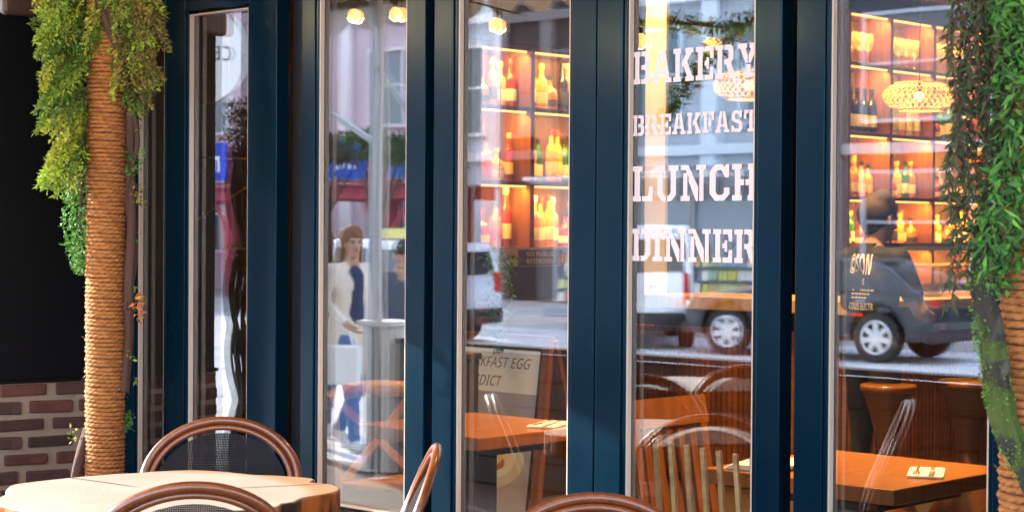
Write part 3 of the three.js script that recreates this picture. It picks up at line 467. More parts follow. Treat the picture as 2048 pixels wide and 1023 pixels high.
// a drooping feathery frond: axis, pinnae, leaflets
function frond(L, p, dir, len, cols, size = 0.021) {
  const d = dir.clone().normalize(), col = pick(cols), side = d.clone().cross(V(0, 1, 0)).normalize(), tw = rr(-0.8, 0.8); side.applyAxisAngle(d, tw);
  let q = p.clone(); const n = Math.round(len / 0.011);
  for (let i = 0; i < n; i++) {
    const t = i / n; d.lerp(V(0, -1, 0), 0.045).normalize(); q.addScaledVector(d, len / n);
    const pl = len * 0.34 * Math.sin(Math.PI * (0.12 + 0.83 * t)) + 0.008;
    for (const s of [-1, 1]) {
      const pd = side.clone().multiplyScalar(s).addScaledVector(d, 0.9).addScaledVector(rdir(), 0.2).normalize(); const m = Math.max(2, Math.round(pl / 0.009));
      for (let k = 0; k < m; k++) { const w = q.clone().addScaledVector(pd, pl * (k + 0.5) / m); w.y -= 0.006 * k * k / m; L.add(w, pd.clone().addScaledVector(rdir(), 0.75), rdir(), size * rr(0.45, 1.35), size * rr(0.35, 0.65), rnd() < 0.03 ? [0.2, 0.1, 0.03] : col, rr(0.65, 1.2)); }
    }
  }
}
const CR = V(0.722, 0, -0.692); // along the picture plane, to the right
// ------------------------------------------------------------------ rope-wrapped columns
function ropeColumn(pos, rad, h, pitch, label) {
  const t = thing('rope_column', label, 'column', pos, 0, 'rope wrapped columns of the terrace'), n = Math.round(h / pitch);
  part('core', new THREE.CylinderGeometry(rad - 0.006, rad - 0.006, h, 24).translate(0, h / 2, 0), std([0.2, 0.12, 0.06], 0.9), t);
  const seg = 26, rs = 7, rope = pitch * 0.53, P = [], N = [], U = [], I = [];
  for (let i = 0; i <= n * seg; i++) {
    const a = i / seg * Math.PI * 2, y = 0.01 + i / seg * pitch * (n - 1) / n, turn_ = Math.floor(i / seg), wob = rad + 0.0016 * Math.sin(a * 0.37) + 0.002 * (hash(i >> 2, 5, 9) - 0.5) + 0.0022 * (hash(turn_, 8, 3) - 0.5) * Math.sin(Math.PI * (i % seg) / seg), yj = 0.0014 * Math.sin(a * 1.7 + 2 * Math.sin(a * 0.11));
    for (let k = 0; k <= rs; k++) { const b = k / rs * Math.PI * 2, nx = Math.cos(b), ny = Math.sin(b); P.push((wob + rope * nx) * Math.cos(a), y + yj + rope * ny, (wob + rope * nx) * Math.sin(a)); N.push(nx * Math.cos(a), ny, nx * Math.sin(a)); U.push(i / seg * Math.PI * 2 * rad / 0.022, k / rs); }
  }
  const w = rs + 1; for (let i = 0; i < n * seg; i++) for (let k = 0; k < rs; k++) { const a = i * w + k; I.push(a, a + 1, a + w, a + 1, a + w + 1, a + w); }
  const g = new THREE.BufferGeometry(); g.setAttribute('position', new THREE.Float32BufferAttribute(P, 3)); g.setAttribute('normal', new THREE.Float32BufferAttribute(N, 3)); g.setAttribute('uv', new THREE.Float32BufferAttribute(U, 2)); g.setIndex(I);
  part('rope', g, MAT.rope, t);
  const F = new Leaves(); for (let i = 0; i < 700; i++) { const a = rr(0, 6.283), o = V(Math.cos(a), 0, Math.sin(a)); F.add(o.clone().multiplyScalar(rad + rope * 0.8).setY(rr(0.05, h - 0.1)), o.add(rdir().multiplyScalar(1.4)), rdir(), rr(0.008, 0.024), 0.0009, [0.5, 0.34, 0.18]); }
  part('loose_fibres', F.geo(), leafMat, t).userData.kind = 'stuff'; return t;
}
ropeColumn([-5.752, 0, 0.36], 0.0655, 2.95, 0.0148, 'tan rope wrapped column at the left with feathery greenery');
ropeColumn([-1.872, 0, 0.66], 0.066, 2.95, 0.0165, 'tan rope wrapped column at the right edge with a mossy trunk');
// ------------------------------------------------------------------ greenery on the left column
{
  const at = (du, y, f = 0) => V(-5.752, y, 0.36).addScaledVector(CR, du).add(V(0.692 * f, 0, 0.722 * f)); // du along the picture plane, f towards the viewer
  const yg = [[0.33, 0.47, 0.025], [0.22, 0.37, 0.02], [0.46, 0.52, 0.04], [0.12, 0.24, 0.015]], gr = [[0.07, 0.24, 0.02], [0.1, 0.3, 0.03], [0.04, 0.15, 0.012]], ol = [[0.2, 0.18, 0.02], [0.28, 0.24, 0.03], [0.12, 0.14, 0.015], [0.32, 0.22, 0.03]];
  const a = thing('fern_garland', 'yellow green feathery fern garland hanging left of the left column', 'plant', [0, 0, 0]); let L = new Leaves();
  for (let i = 0; i < 95; i++) { const y = rr(1.72, 2.45), w = y > 2.0 ? 0.13 : 0.08; frond(L, at(-rr(0.05, w), y, rr(-0.02, 0.1)), V(0, -0.3, 0).addScaledVector(CR, -rr(0.1, 0.75)).addScaledVector(V(0.7, 0, 0.7), rr(-0.15, 0.6)), rr(0.08, 0.2), yg); }
  part('fronds', L.geo(), leafMat, a).userData.kind = 'stuff';
  part('stem', tube([at(-0.05, 2.6, 0.03), at(-0.08, 2.3, 0.04), at(-0.085, 2.0, 0.02), at(-0.08, 1.75, 0.03), at(-0.09, 1.5, 0.02)], 0.006, 30, 6), std([0.08, 0.06, 0.03], 0.9), a);
  const b = thing('leafy_vine', 'bright green small leaved vine below the fern on the left column', 'plant', [0, 0, 0]); L = new Leaves();
  for (let i = 0; i < 1500; i++) { const t = rnd(), y = 1.34 + t * 0.5, w = 0.02 + 0.045 * Math.sin(Math.PI * Math.min(1, t * 1.2)); L.add(at(-0.085 + rr(-w, w * 0.7), y + rr(-0.02, 0.02), rr(-0.05, 0.06)), rdir().add(V(0, -0.6, 0)).addScaledVector(CR, -0.4), rdir(), rr(0.012, 0.024), rr(0.006, 0.01), pick(gr)); }
  for (let i = 0; i < 50; i++) L.add(at(-0.1 + rr(-0.02, 0.02), rr(1.63, 1.72), rr(0, 0.05)), rdir(), rdir(), rr(0.015, 0.025), 0.008, [0.55, 0.13, 0.02]);
  part('foliage', L.geo(), leafMat, b).userData.kind = 'stuff';
  const c = thing('fern_garland', 'olive drooping fern garland hanging right of the left column', 'plant', [0, 0, 0]); L = new Leaves();
  for (let i = 0; i < 55; i++) frond(L, at(rr(0.03, 0.16), rr(2.08, 2.5), rr(-0.01, 0.1)), V(0, -0.5, 0).addScaledVector(CR, rr(-0.2, 0.7)).addScaledVector(V(0.7, 0, 0.7), rr(-0.1, 0.6)), rr(0.08, 0.18), rnd() < 0.4 ? yg : ol);
  for (let i = 0; i < 6; i++) frond(L, at(rr(-0.06, 0.05), rr(2.25, 2.4), 0.09), V(0, -0.6, 0).addScaledVector(CR, rr(-0.6, 0.6)), rr(0.1, 0.2), [[0.05, 0.16, 0.03], ...yg], 0.018);
  part('fronds', L.geo(), leafMat, c).userData.kind = 'stuff';
  const d = thing('woody_vine', 'brown twisting vine stem climbing the right side of the left column', 'vine', [0, 0, 0]);
  const bark = std([0.085, 0.04, 0.025], 0.85, { bumpMap: tGrain, bumpScale: 0.006, map: tMottle });
  part('stem', merge([tube([at(-0.02, 2.55, 0.09), at(0.0, 2.3, 0.085), at(0.06, 2.16, 0.075), at(0.115, 2.05, 0.03), at(0.09, 1.9, 0.0), at(0.085, 1.7, -0.02), at(0.095, 1.5, 0.0), at(0.09, 1.3, 0.02), at(0.085, 1.1, 0.0), at(0.075, 0.9, 0.02)], 0.019, 60, 9), tube([at(-0.01, 2.5, 0.1), at(0.05, 2.2, 0.09), at(0.09, 2.0, 0.05), at(0.115, 1.82, 0.0), at(0.075, 1.62, 0.0), at(0.11, 1.4, 0.0), at(0.08, 1.2, 0.03)], 0.01, 50, 7), tube([at(-0.07, 0.2, 0.03), at(-0.1, 0.55, 0.03), at(-0.085, 0.66, 0.02), at(-0.06, 0.76, 0.0)], 0.02, 20, 8)]), bark, d);
  L = new Leaves();
  for (const [u, y, n, w, cs] of [[0.105, 1.74, 90, 0.035, gr], [0.12, 1.62, 60, 0.03, ol], [0.11, 1.9, 30, 0.03, ol], [0.125, 2.0, 6, 0.01, [[0.35, 0.4, 0.03]]], [0.105, 1.28, 16, 0.02, yg], [0.11, 1.46, 12, 0.02, gr], [0.1, 1.03, 10, 0.014, yg], [0.115, 0.94, 8, 0.012, yg], [0.09, 0.79, 60, 0.022, gr], [-0.12, 0.74, 14, 0.02, yg]])
    for (let i = 0; i < n; i++) L.add(at(u + rr(-w, w) * 0.7, y + rr(-w, w) * 1.4, rr(-0.03, 0.04)), rdir(), rdir(), rr(0.012, 0.026), rr(0.006, 0.011), pick(cs));
  part('leaves', L.geo(), leafMat, d).userData.kind = 'stuff';
  const e = thing('orange_flower', 'orange and yellow flower spray on the left column vine', 'flower', [0, 0, 0]); L = new Leaves();
  for (let i = 0; i < 34; i++) L.add(at(0.12 + rr(-0.012, 0.016), 1.21 + rr(-0.045, 0.05), rr(0, 0.04)), rdir().addScaledVector(CR, 0.7), rdir(), rr(0.022, 0.04), rr(0.008, 0.013), pick([[0.7, 0.22, 0.02], [0.65, 0.35, 0.03], [0.5, 0.1, 0.03]]));
  part('petals', L.geo(), leafMat, e).userData.kind = 'stuff';
}
// ------------------------------------------------------------------ greenery on the right column
{
  const at = (du, y, f = 0) => V(-1.872, y, 0.66).addScaledVector(CR, du).add(V(0.692 * f, 0, 0.722 * f));
  const gr = [[0.05, 0.22, 0.025], [0.08, 0.3, 0.03], [0.03, 0.13, 0.015], [0.12, 0.34, 0.04]], br = [[0.1, 0.045, 0.02], [0.06, 0.08, 0.02], [0.13, 0.055, 0.025], [0.035, 0.07, 0.015], [0.03, 0.09, 0.02]];
  const a = thing('leafy_vine', 'dense bright green vine hanging on the right rope column', 'plant', [0, 0, 0]); let L = new Leaves();
  for (let i = 0; i < 2600; i++) { const t = Math.pow(rnd(), 0.8), y = 1.43 + t * 0.62, c = -0.045 - 0.03 * Math.sin(t * 9) * 0.5, w = 0.075; L.add(at(c + rr(-w, w) - (t < 0.2 ? 0.02 : 0), y, 0.05 + rr(-0.03, 0.09)), rdir().add(V(0, -0.8, 0)), rdir(), rr(0.012, 0.046), rr(0.006, 0.014), rnd() < 0.03 ? [0.2, 0.12, 0.03] : pick(gr), rr(0.6, 1.3)); }
  for (let i = 0; i < 200; i++) L.add(at(rr(-0.13, -0.07), rr(1.38, 1.46), rr(0.02, 0.08)), rdir(), rdir(), rr(0.01, 0.02), rr(0.007, 0.011), pick(gr));
  part('foliage', L.geo(), leafMat, a).userData.kind = 'stuff';
  const b = thing('hanging_strands', 'reddish brown willow leaf strands trailing beside the right column', 'plant', [0, 0, 0]); L = new Leaves(); const stems = [];
  for (let s = 0; s < 26; s++) {
    let q = at(rr(-0.2, -0.06), rr(1.92, 2.25), rr(0.0, 0.1)); const pts = [q.clone()], n = 14 + ((rnd() * 16) | 0), sway = rr(-0.5, 0.5), col = pick(br);
    for (let i = 0; i < n; i++) { q = q.clone().add(V(0, -0.022, 0)).addScaledVector(CR, 0.006 * Math.sin(i * 0.5 + sway * 6)); pts.push(q); for (let k = 0; k < 5; k++) L.add(q, rdir().add(V(0, -1.1, 0)), rdir(), rr(0.016, 0.042), rr(0.005, 0.009), rnd() < 0.8 ? col : pick(br)); }
    stems.push(new THREE.TubeGeometry(curve(pts), 16, 0.0014, 4));
  }
  part('leaves', L.geo(), leafMat, b).userData.kind = 'stuff'; part('stems', merge(stems), std([0.08, 0.03, 0.02], 0.9), b);
  const c = thing('mossy_trunk', 'dark mossy tree trunk curving down the right rope column', 'trunk', [0, 0, 0]);
  const cv = curve([at(-0.06, 1.7, 0.02), at(-0.11, 1.5, 0.04), at(-0.125, 1.38, 0.05), at(-0.105, 1.25, 0.06), at(-0.09, 1.15, 0.075), at(-0.065, 1.06, 0.1), at(-0.02, 0.98, 0.115), at(0.05, 0.9, 0.11), at(0.13, 0.78, 0.08)]);
  const g = new THREE.TubeGeometry(cv, 260, 0.027, 36), p = g.attributes.position, nn = g.attributes.normal, col = [];
  for (let i = 0; i < p.count; i++) { const x = p.getX(i), y = p.getY(i), z = p.getZ(i), f = fbm((x + 4) * 2 % 1, (y * 1.3 + z) % 1, 12, 8, 91, 5), ri = Math.abs(Math.sin(Math.atan2(nn.getZ(i), nn.getX(i)) * 3 + y * 14)); p.setXYZ(i, x + nn.getX(i) * (0.03 * (f - 0.5) - 0.006 * (1 - ri)), y + nn.getY(i) * 0.01 * (f - 0.5), z + nn.getZ(i) * (0.03 * (f - 0.5) - 0.006 * (1 - ri)));
    const m = smooth(0.5, 0.6, fbm((x * 3 + 9) % 1, (y * 2) % 1, 7, 7, 97, 4)), lich = smooth(0.68, 0.74, f); let cc = mixc([0.03, 0.026, 0.02], [0.055, 0.085, 0.012], m); cc = mixc(cc, [0.1, 0.09, 0.075], lich * 0.6); col.push(...cc); }
  g.setAttribute('color', new THREE.Float32BufferAttribute(col, 3)); g.computeVertexNormals();
  part('bark', g, new THREE.MeshStandardMaterial({ vertexColors: true, roughness: 0.9, bumpMap: tGrain, bumpScale: 0.004 }), c);
  L = new Leaves(); const fr = (t) => cv.getPointAt(t);
  for (let i = 0; i < 2600; i++) { const t = Math.min(0.98, Math.max(0.05, pick([0.2, 0.3, 0.42, 0.5, 0.53, 0.66, 0.75]) + rr(-0.05, 0.05) * rnd() * 1.6)), o = rdir(); o.add(V(-0.5, 0.1, 0.4).multiplyScalar(rnd())).normalize(); L.add(fr(t).addScaledVector(o, 0.031), o.add(rdir()), rdir(), rr(0.003, 0.009), rr(0.003, 0.006), pick([[0.14, 0.34, 0.02], [0.08, 0.2, 0.02], [0.2, 0.38, 0.03], [0.05, 0.12, 0.015]])); }
  part('moss', L.geo(), leafMat, c).userData.kind = 'stuff';
}
{ // trellis pole with a dark twisted vine past the pier, seen in the leftmost pane
  const t = thing('vine_pole', 'thin pole wound with dark twisted vines, reflected in the leftmost door', 'vine', [-6.74, 0, 1.02]);
  part('pole', rod([0.02, 0, 0.02], [0.02, 2.9, 0.02], 0.011), MAT.darkSteel, t);
  const bark = std([0.008, 0.009, 0.006], 0.9, { bumpMap: tGrain, bumpScale: 0.004 });
  for (const ph of [0, 2.2]) { const pts = []; for (let k = 0; k <= 37; k++) { const y = 0.0 + k * 0.05; pts.push([0.03 * Math.sin(k * 0.42 + ph) - 0.01, y, 0.03 * Math.cos(k * 0.42 + ph)]); } part('vine_stem', new THREE.TubeGeometry(curve(pts), 120, ph ? 0.022 : 0.03, 8), bark, t); }
  part('branch', tube([[0, 1.72, 0], [-0.05, 1.9, 0.03], [-0.08, 1.82, 0.06], [-0.11, 1.66, 0.09]], 0.02, 20, 8), bark, t);
  const L = new Leaves(); for (let i = 0; i < 420; i++) { const y = rr(1.82, 2.08), w = 0.05; L.add(V(rr(-w, w), y, rr(-w, w)), rdir(), rdir(), rr(0.02, 0.05), rr(0.01, 0.02), pick([[0.09, 0.05, 0.03], [0.05, 0.03, 0.02], [0.04, 0.07, 0.02]])); }
  for (let i = 0; i < 130; i++) L.add(V(rr(-0.05, 0.05), rr(1.0, 1.45), rr(-0.05, 0.05)), rdir(), rdir(), rr(0.015, 0.03), rr(0.008, 0.014), pick([[0.12, 0.16, 0.02], [0.2, 0.22, 0.03]]));
  part('leaves', L.geo(), leafMat, t).userData.kind = 'stuff';
}
// ------------------------------------------------------------------ bistro chairs, live edge tables
const tMesh = tex(64, 64, (u, v) => { const a = Math.abs((u * 4) % 1 - 0.5), b = Math.abs((v * 4) % 1 - 0.5); return a > 0.2 || b > 0.2 ? 1 : 0; });
const mMesh = phys([0.02, 0.02, 0.022], 0.95, { specularIntensity: 0.15, alphaMap: tMesh, alphaTest: 0.5, side: THREE.DoubleSide });
const mSeat = std([0.05, 0.048, 0.045], 0.7);
function bistroChair(pos, turn, label) { // faces +z, back at -z
  const t = thing('bistro_chair', label, 'chair', pos, turn, 'round backed bistro chairs on the terrace');
  const lean = (x, y) => [x, y, -0.2 - Math.max(0, y - 0.46) * 0.4];
  const arch = (w, top, low, wl) => { const pts = [lean(-wl, 0.42), lean(-(wl + w) / 2, 0.56), lean(-w, low)]; for (let k = 1; k < 12; k++) { const a = Math.PI - k / 12 * Math.PI; pts.push(lean(Math.cos(a) * w, low + Math.sin(a) * (top - low))); } pts.push(lean(w, low), lean((wl + w) / 2, 0.56), lean(wl, 0.42)); return pts; };
  part('back_frame', new THREE.TubeGeometry(curve(arch(0.245, 0.887, 0.70, 0.19)), 70, 0.0135, 10), MAT.rattan, t);
  part('inner_hoop', new THREE.TubeGeometry(curve(arch(0.2245, 0.866, 0.69, 0.169)), 70, 0.0095, 8), MAT.rattan, t);
  const s = new THREE.Shape(); s.moveTo(-0.15, 0.5); s.lineTo(-0.205, 0.68); for (let k = 1; k < 16; k++) { const a = Math.PI - k / 16 * Math.PI; s.lineTo(Math.cos(a) * 0.21, 0.68 + Math.sin(a) * 0.167); } s.lineTo(0.205, 0.68); s.lineTo(0.15, 0.5);
  const g = new THREE.ShapeGeometry(s, 4), p = g.attributes.position, uv = g.attributes.uv; for (let i = 0; i < p.count; i++) { const q = lean(p.getX(i), p.getY(i)); uv.setXY(i, q[0] * 48, q[1] * 48); p.setXYZ(i, q[0], q[1], q[2] - 0.02 * (1 - (q[0] / 0.21) ** 2)); } g.computeVertexNormals();
  part('back_mesh', g, mMesh, t);
  part('seat', lathe([[0, 0.02], [0.2, 0.02], [0.215, 0.012], [0.215, -0.008], [0.2, -0.014], [0, -0.014]], 32).translate(0, 0.45, 0), mSeat, t);
  part('seat_rim', new THREE.TorusGeometry(0.214, 0.015, 8, 40).rotateX(Math.PI / 2).translate(0, 0.446, 0), MAT.rattan, t);
  for (const [x, z] of [[-1, 1], [1, 1], [-1, -1], [1, -1]]) part('leg', tube([[x * 0.15, 0.44, z * 0.15], [x * 0.17, 0.22, z * 0.17], [x * 0.19, 0.0, z * 0.2]], 0.0135, 8, 8), MAT.rattan, t);
  part('stretcher', new THREE.TorusGeometry(0.2, 0.009, 6, 32).rotateX(Math.PI / 2).translate(0, 0.2, 0), MAT.rattan, t);
  return t;
}
// each chair sits so that its back top is at the given spot
function chairAt(x, z, tx, tz, label) { const a = Math.atan2(tx - x, tz - z), r = 0.37; bistroChair([x + Math.sin(a) * r, 0, z + Math.cos(a) * r], a, label); }
const TX = -4.3, TZ = 1.13;
chairAt(-4.72, 0.60, -4.2, 1.14, 'bistro chair with dark mesh back behind the live edge table');
chairAt(-3.56, 1.58, -4.3, 1.1, 'bistro chair in front of the live edge table, cropped by the bottom edge');
chairAt(-3.72, 0.62, -4.24, 1.19, 'bistro chair seen edge on to the right of the live edge table');
chairAt(-2.78, 1.02, -2.3, 1.5, 'bistro chair at the bottom centre with only its arched top showing');
chairAt(-1.93, 0.86, -2.2, 1.6, 'bistro chair at the bottom right beside the rope column');
chairAt(-4.95, 1.75, -4.4, 1.2, 'bistro chair on the street side of the live edge table, seen in the glass');
chairAt(-5.0, 2.55, -5.5, 2.95, 'bistro chair at the second table nearest the fence, seen in the glass');
function liveTable(x, z, rad, label, turn) {
  const t = thing('live_edge_table', label, 'table', [x, 0, z], turn, 'live edge tables on the terrace'), s = new THREE.Shape(), N = 160;
  const out = (a) => rad * (1 + 0.05 * Math.sin(2 * a + 1) + 0.035 * Math.sin(5 * a + 0.4) + 0.022 * Math.sin(9 * a + 2) + 0.06 * (vnoise(a / 6.2832, 0.2, 16, 1, 71) - 0.5) + 0.022 * (vnoise(a / 6.2832, 0.2, 48, 1, 73) - 0.5) - 0.09 * Math.exp(-(((a - 0.35) / 0.08) ** 2)) - 0.05 * Math.exp(-(((a - 5.6) / 0.07) ** 2)));
  for (let k = 0; k < N; k++) { const a = k / N * 6.2832, r = out(a); k ? s.lineTo(Math.cos(a) * r, Math.sin(a) * r) : s.moveTo(Math.cos(a) * r, Math.sin(a) * r); }
  const slab = extrude(s, 0.075, 0.006, 2).rotateX(-Math.PI / 2).translate(0, 0.675, 0);
  const top = tex(1024, 1024, (u, v) => { const x = u - 0.5, y = v - 0.5, w = 0.09 * (fbm(u, v, 3, 3, 81, 4) - 0.5), r = Math.hypot(x + 0.06, y - 0.03) + w, a = Math.atan2(y, x); const ring = 0.5 + 0.5 * Math.sin(r * 380 + 5 * fbm(u, v, 6, 6, 84, 3)) * vnoise(u, v, 9, 9, 87), f = fbm(u, v, 5, 5, 86, 6), check = smooth(0.012, 0.004, Math.abs(Math.sin(a * 1.5 + 0.35) * Math.hypot(x, y) + w * 0.3)) * smooth(0.1, 0.2, r); let c = mixc([0.62, 0.59, 0.54], [0.5, 0.46, 0.41], ring * 0.3 + 0.9 * (f - 0.4)); c = mixc(c, [0.56, 0.38, 0.22], smooth(0.42, 0.5, r) * 0.7); return mixc(c, [0.14, 0.08, 0.05], check * 0.8); }, true);
  top.repeat.set(1 / (2.2 * rad), 1 / (2.2 * rad)); top.offset.set(0.5, 0.5);
  const edge = tex(512, 128, (u, v) => { const f = fbm(u, v, 20, 2, 88, 4), g = fbm(u, v, 60, 1, 89, 3); return mixc([0.66, 0.36, 0.1], [0.16, 0.07, 0.03], smooth(0.36, 0.56, f) * 0.95 + 0.3 * (g - 0.5)); }, true); edge.repeat.set(0.7, 3);
  const mTop = phys([1, 1, 1], 0.6, { map: top, bumpMap: top, bumpScale: 0.002 }), mEdge = phys([1, 1, 1], 0.5, { map: edge, bumpMap: edge, bumpScale: 0.008, clearcoat: 0.3, clearcoatRoughness: 0.3 });
  // split the slab into its top face and its bark edge
  const g = slab.index ? slab.toNonIndexed() : slab, P = g.attributes.position, Nn = g.attributes.normal, A = { p: [], n: [], u: [] }, B = { p: [], n: [], u: [] };
  for (let i = 0; i < P.count; i += 3) { const flat = Math.abs(Nn.getY(i)) > 0.9; const q = flat ? A : B; for (let k = i; k < i + 3; k++) { q.p.push(P.getX(k), P.getY(k), P.getZ(k)); q.n.push(Nn.getX(k), Nn.getY(k), Nn.getZ(k)); flat ? q.u.push(P.getX(k), P.getZ(k)) : q.u.push(Math.atan2(P.getZ(k), P.getX(k)) * rad, P.getY(k)); } }
  for (const [n, q, m] of [['table_top', A, mTop], ['bark_edge', B, mEdge]]) { const h = new THREE.BufferGeometry(); h.setAttribute('position', new THREE.Float32BufferAttribute(q.p, 3)); h.setAttribute('normal', new THREE.Float32BufferAttribute(q.n, 3)); h.setAttribute('uv', new THREE.Float32BufferAttribute(q.u, 2)); part(n, h, m, t); }
  part('pedestal', new THREE.CylinderGeometry(0.05, 0.06, 0.66, 16).translate(0, 0.345, 0), MAT.darkSteel, t);
  part('foot', lathe([[0, 0.03], [0.1, 0.028], [0.26, 0.012], [0.265, 0.0], [0, 0.0]], 32), MAT.darkSteel, t);
}
liveTable(TX, TZ, 0.45, 'pale live edge slab table in the left foreground', 0.9);
liveTable(-5.55, 2.93, 0.45, 'second live edge table near the terrace fence, seen in the glass', 2.3);
// ------------------------------------------------------------------ garlands and warm bulbs under the canopy
const mBulb = new THREE.MeshStandardMaterial({ color: lin(1, 0.75, 0.4), emissive: lin(1, 0.5, 0.12), emissiveIntensity: 0.8, roughness: 0.4 });
function lamp(x, y, z, I, rad = 1.5, c = lin(1, 0.6, 0.26)) { const l = new THREE.PointLight(c, I, 0, 2); l.name = 'warm_light'; l.position.set(x, y, z); l.castShadow = true; l.shadow.radius = rad; scene.add(l); return l; }
function bulbString(pts, n, label, garland, I) {
  const t = thing('bulb_string', label, 'string lights', [0, 0, 0], 0, 'string lights under the canopy'), c = curve(pts);
  part('cable', new THREE.TubeGeometry(c, 60, 0.005, 5), MAT.rubber, t);
  for (let k = 0; k < n; k++) { const p = c.getPointAt((k + 0.5) / n); const s = part('socket', new THREE.CylinderGeometry(0.014, 0.014, 0.04, 8).translate(p.x, p.y - 0.025, p.z), MAT.rubber, t); void s; part('bulb', lathe([[0, -0.115], [0.018, -0.11], [0.032, -0.085], [0.03, -0.065], [0.012, -0.045]], 14).translate(p.x, p.y, p.z), mBulb, t); lamp(p.x, p.y - 0.085, p.z, I); }
  if (garland) { const L = new Leaves(); for (let i = 0; i < garland; i++) { const q = c.getPointAt(rnd()); L.add(q.add(rdir().multiplyScalar(rr(0, 0.05))), rdir(), rdir(), rr(0.02, 0.045), rr(0.01, 0.018), pick([[0.08, 0.26, 0.04], [0.12, 0.34, 0.05], [0.36, 0.18, 0.04], [0.05, 0.16, 0.03]])); } part('garland', L.geo(), leafMat, t).userData.kind = 'stuff'; }
}
const CI = 0.12;
bulbString([[-7.6, 2.7, 2.1], [-7.0, 2.66, 2.0], [-6.4, 2.62, 2.0], [-5.9, 2.5, 2.0]], 5, 'string of warm bulbs under the left end of the canopy', 0, CI);
bulbString([[-5.4, 2.42, 2.05], [-5.0, 2.4, 2.0], [-4.7, 2.36, 2.0], [-4.45, 2.42, 2.0], [-4.2, 2.5, 2.0]], 3, 'leafy garland with warm bulbs reflected above the bakery lettering', 900, CI);
bulbString([[-4.62, 2.36, 2.0], [-4.78, 2.25, 2.0], [-4.95, 2.1, 2.0], [-5.06, 1.98, 2.0]], 0, 'short garland tail hanging from the leafy string', 500, 0.1);
bulbString([[-3.6, 2.7, 2.4], [-2.9, 2.62, 2.2], [-2.2, 2.6, 1.9], [-1.4, 2.7, 1.7]], 4, 'string of warm bulbs under the near end of the canopy', 0, CI);
streetTree([-32.2, -0.2, 23.2], 3.9, 0.9, 'dark leaved street tree rising behind the red scaffold', [[0.05, 0.04, 0.02], [0.04, 0.06, 0.02], [0.07, 0.05, 0.03]]);
streetTree([-30.1, -0.2, 23.0], 3.8, 0.8, 'green street tree left of the newsstand', [[0.03, 0.08, 0.02], [0.05, 0.12, 0.03]]);

// ------------------------------------------------------------------ inside: tables and chairs by the window
function woodTable(x0, x1, z0, z1, label) {
  const t = thing('wood_table', label, 'table', [(x0 + x1) / 2, 0, (z0 + z1) / 2], 0, 'wooden dining tables by the window'), w = (x1 - x0) / 2, d = (z1 - z0) / 2;
  part('table_top', metreUV(rbox(-w, w, 0.702, 0.75, -d, d, 0.004), 1.3), MAT.woodTop, t);
  part('apron', box(-w + 0.12, w - 0.12, 0.66, 0.7, -d + 0.12, d - 0.12), MAT.darkWood, t);
  part('pedestal', metreUV(rbox(-0.06, 0.06, 0.03, 0.66, -0.06, 0.06, 0.008)), MAT.darkWood, t);
  for (const r of [0, Math.PI / 2]) part('foot', rbox(-0.27, 0.27, 0.002, 0.04 - r * 0.005, -0.04, 0.04, 0.008).rotateY(r), MAT.darkSteel, t);
  return t;
}
woodTable(-3.6, -2.9, -1.15, -0.44, 'orange wood table behind the rightmost door with cutlery on it');
woodTable(-5.35, -4.67, -1.16, -0.5, 'orange wood table behind the third door in front of the sandwich board');
function cutlery(pos, turn, label) {
  const t = thing('cutlery_set', label, 'cutlery', pos, turn, 'napkins with cutlery laid on the tables');
  part('napkin', rbox(-0.055, 0.055, 0.0, 0.008, -0.11, 0.11, 0.003), MAT.napkin, t);
  part('fork', merge([rbox(-0.032, -0.022, 0.0085, 0.012, -0.11, 0.03, 0.001), rbox(-0.038, -0.016, 0.0085, 0.0115, 0.03, 0.05, 0.001), ...[-0.036, -0.029, -0.022].map((x) => box(x, x + 0.004, 0.009, 0.0115, 0.05, 0.1))]), MAT.silver, t);
  part('knife', merge([rbox(0.012, 0.024, 0.0085, 0.013, -0.11, 0.0, 0.001), rbox(0.01, 0.028, 0.0085, 0.0105, 0.0, 0.115, 0.001)]), MAT.silver, t);
}
cutlery([-3.02, 0.751, -0.82], 0.5, 'napkin with fork and knife on the right part of the orange table');
cutlery([-4.78, 0.751, -1.0], 0.4, 'napkin with cutlery on the table before the sandwich board');
for (let k = 0; k < 4; k++) { const m = single('menu', rbox(-0.09, 0.09, 0, 0.004, -0.13, 0.13, 0.0015), MAT.paper, ['bottom', 'lower middle', 'upper middle', 'top'][k] + ' menu of the white stack on the orange table', 'menu', 'menus stacked on the table'); m.position.set(-3.46 + k * 0.004, 0.7515 + k * 0.0046, -0.6); m.rotation.y = 0.1 + k * 0.05; }
function slatChair(pos, turn, label) { // faces +x
  const t = thing('slat_chair', label, 'chair', pos, turn, 'wooden chairs inside'), m = MAT.wood;
  part('seat', metreUV(rbox(-0.2, 0.21, 0.43, 0.46, -0.21, 0.21, 0.01)), m, t);
  for (const z of [-0.19, 0.19]) { part('back_post', metreUV(bar([-0.19, 0.0, z], [-0.2, 0.46, z], 0.035, 0.035)), m, t); part('back_post', metreUV(bar([-0.2, 0.46, z], [-0.28, 0.9, z], 0.03, 0.035)), m, t); part('leg', metreUV(bar([0.18, 0, z], [0.18, 0.43, z], 0.034, 0.034)), m, t); }
  part('top_rail', metreUV(bar([-0.262, 0.81, 0], [-0.282, 0.91, 0], 0.028, 0.44)), m, t);
  for (let k = 0; k < 5; k++) { const z = -0.13 + k * 0.065; part('slat', metreUV(bar([-0.205, 0.47, z], [-0.262, 0.81, z], 0.014, 0.034)), m, t); }
  part('stretcher', bar([-0.18, 0.2, -0.19], [0.18, 0.2, -0.19], 0.02, 0.02), m, t); part('stretcher', bar([-0.18, 0.2, 0.19], [0.18, 0.2, 0.19], 0.02, 0.02), m, t);
  return t;
}
slatChair([-3.84, 0, -0.88], 0, 'brown slat back chair behind the lettered door');
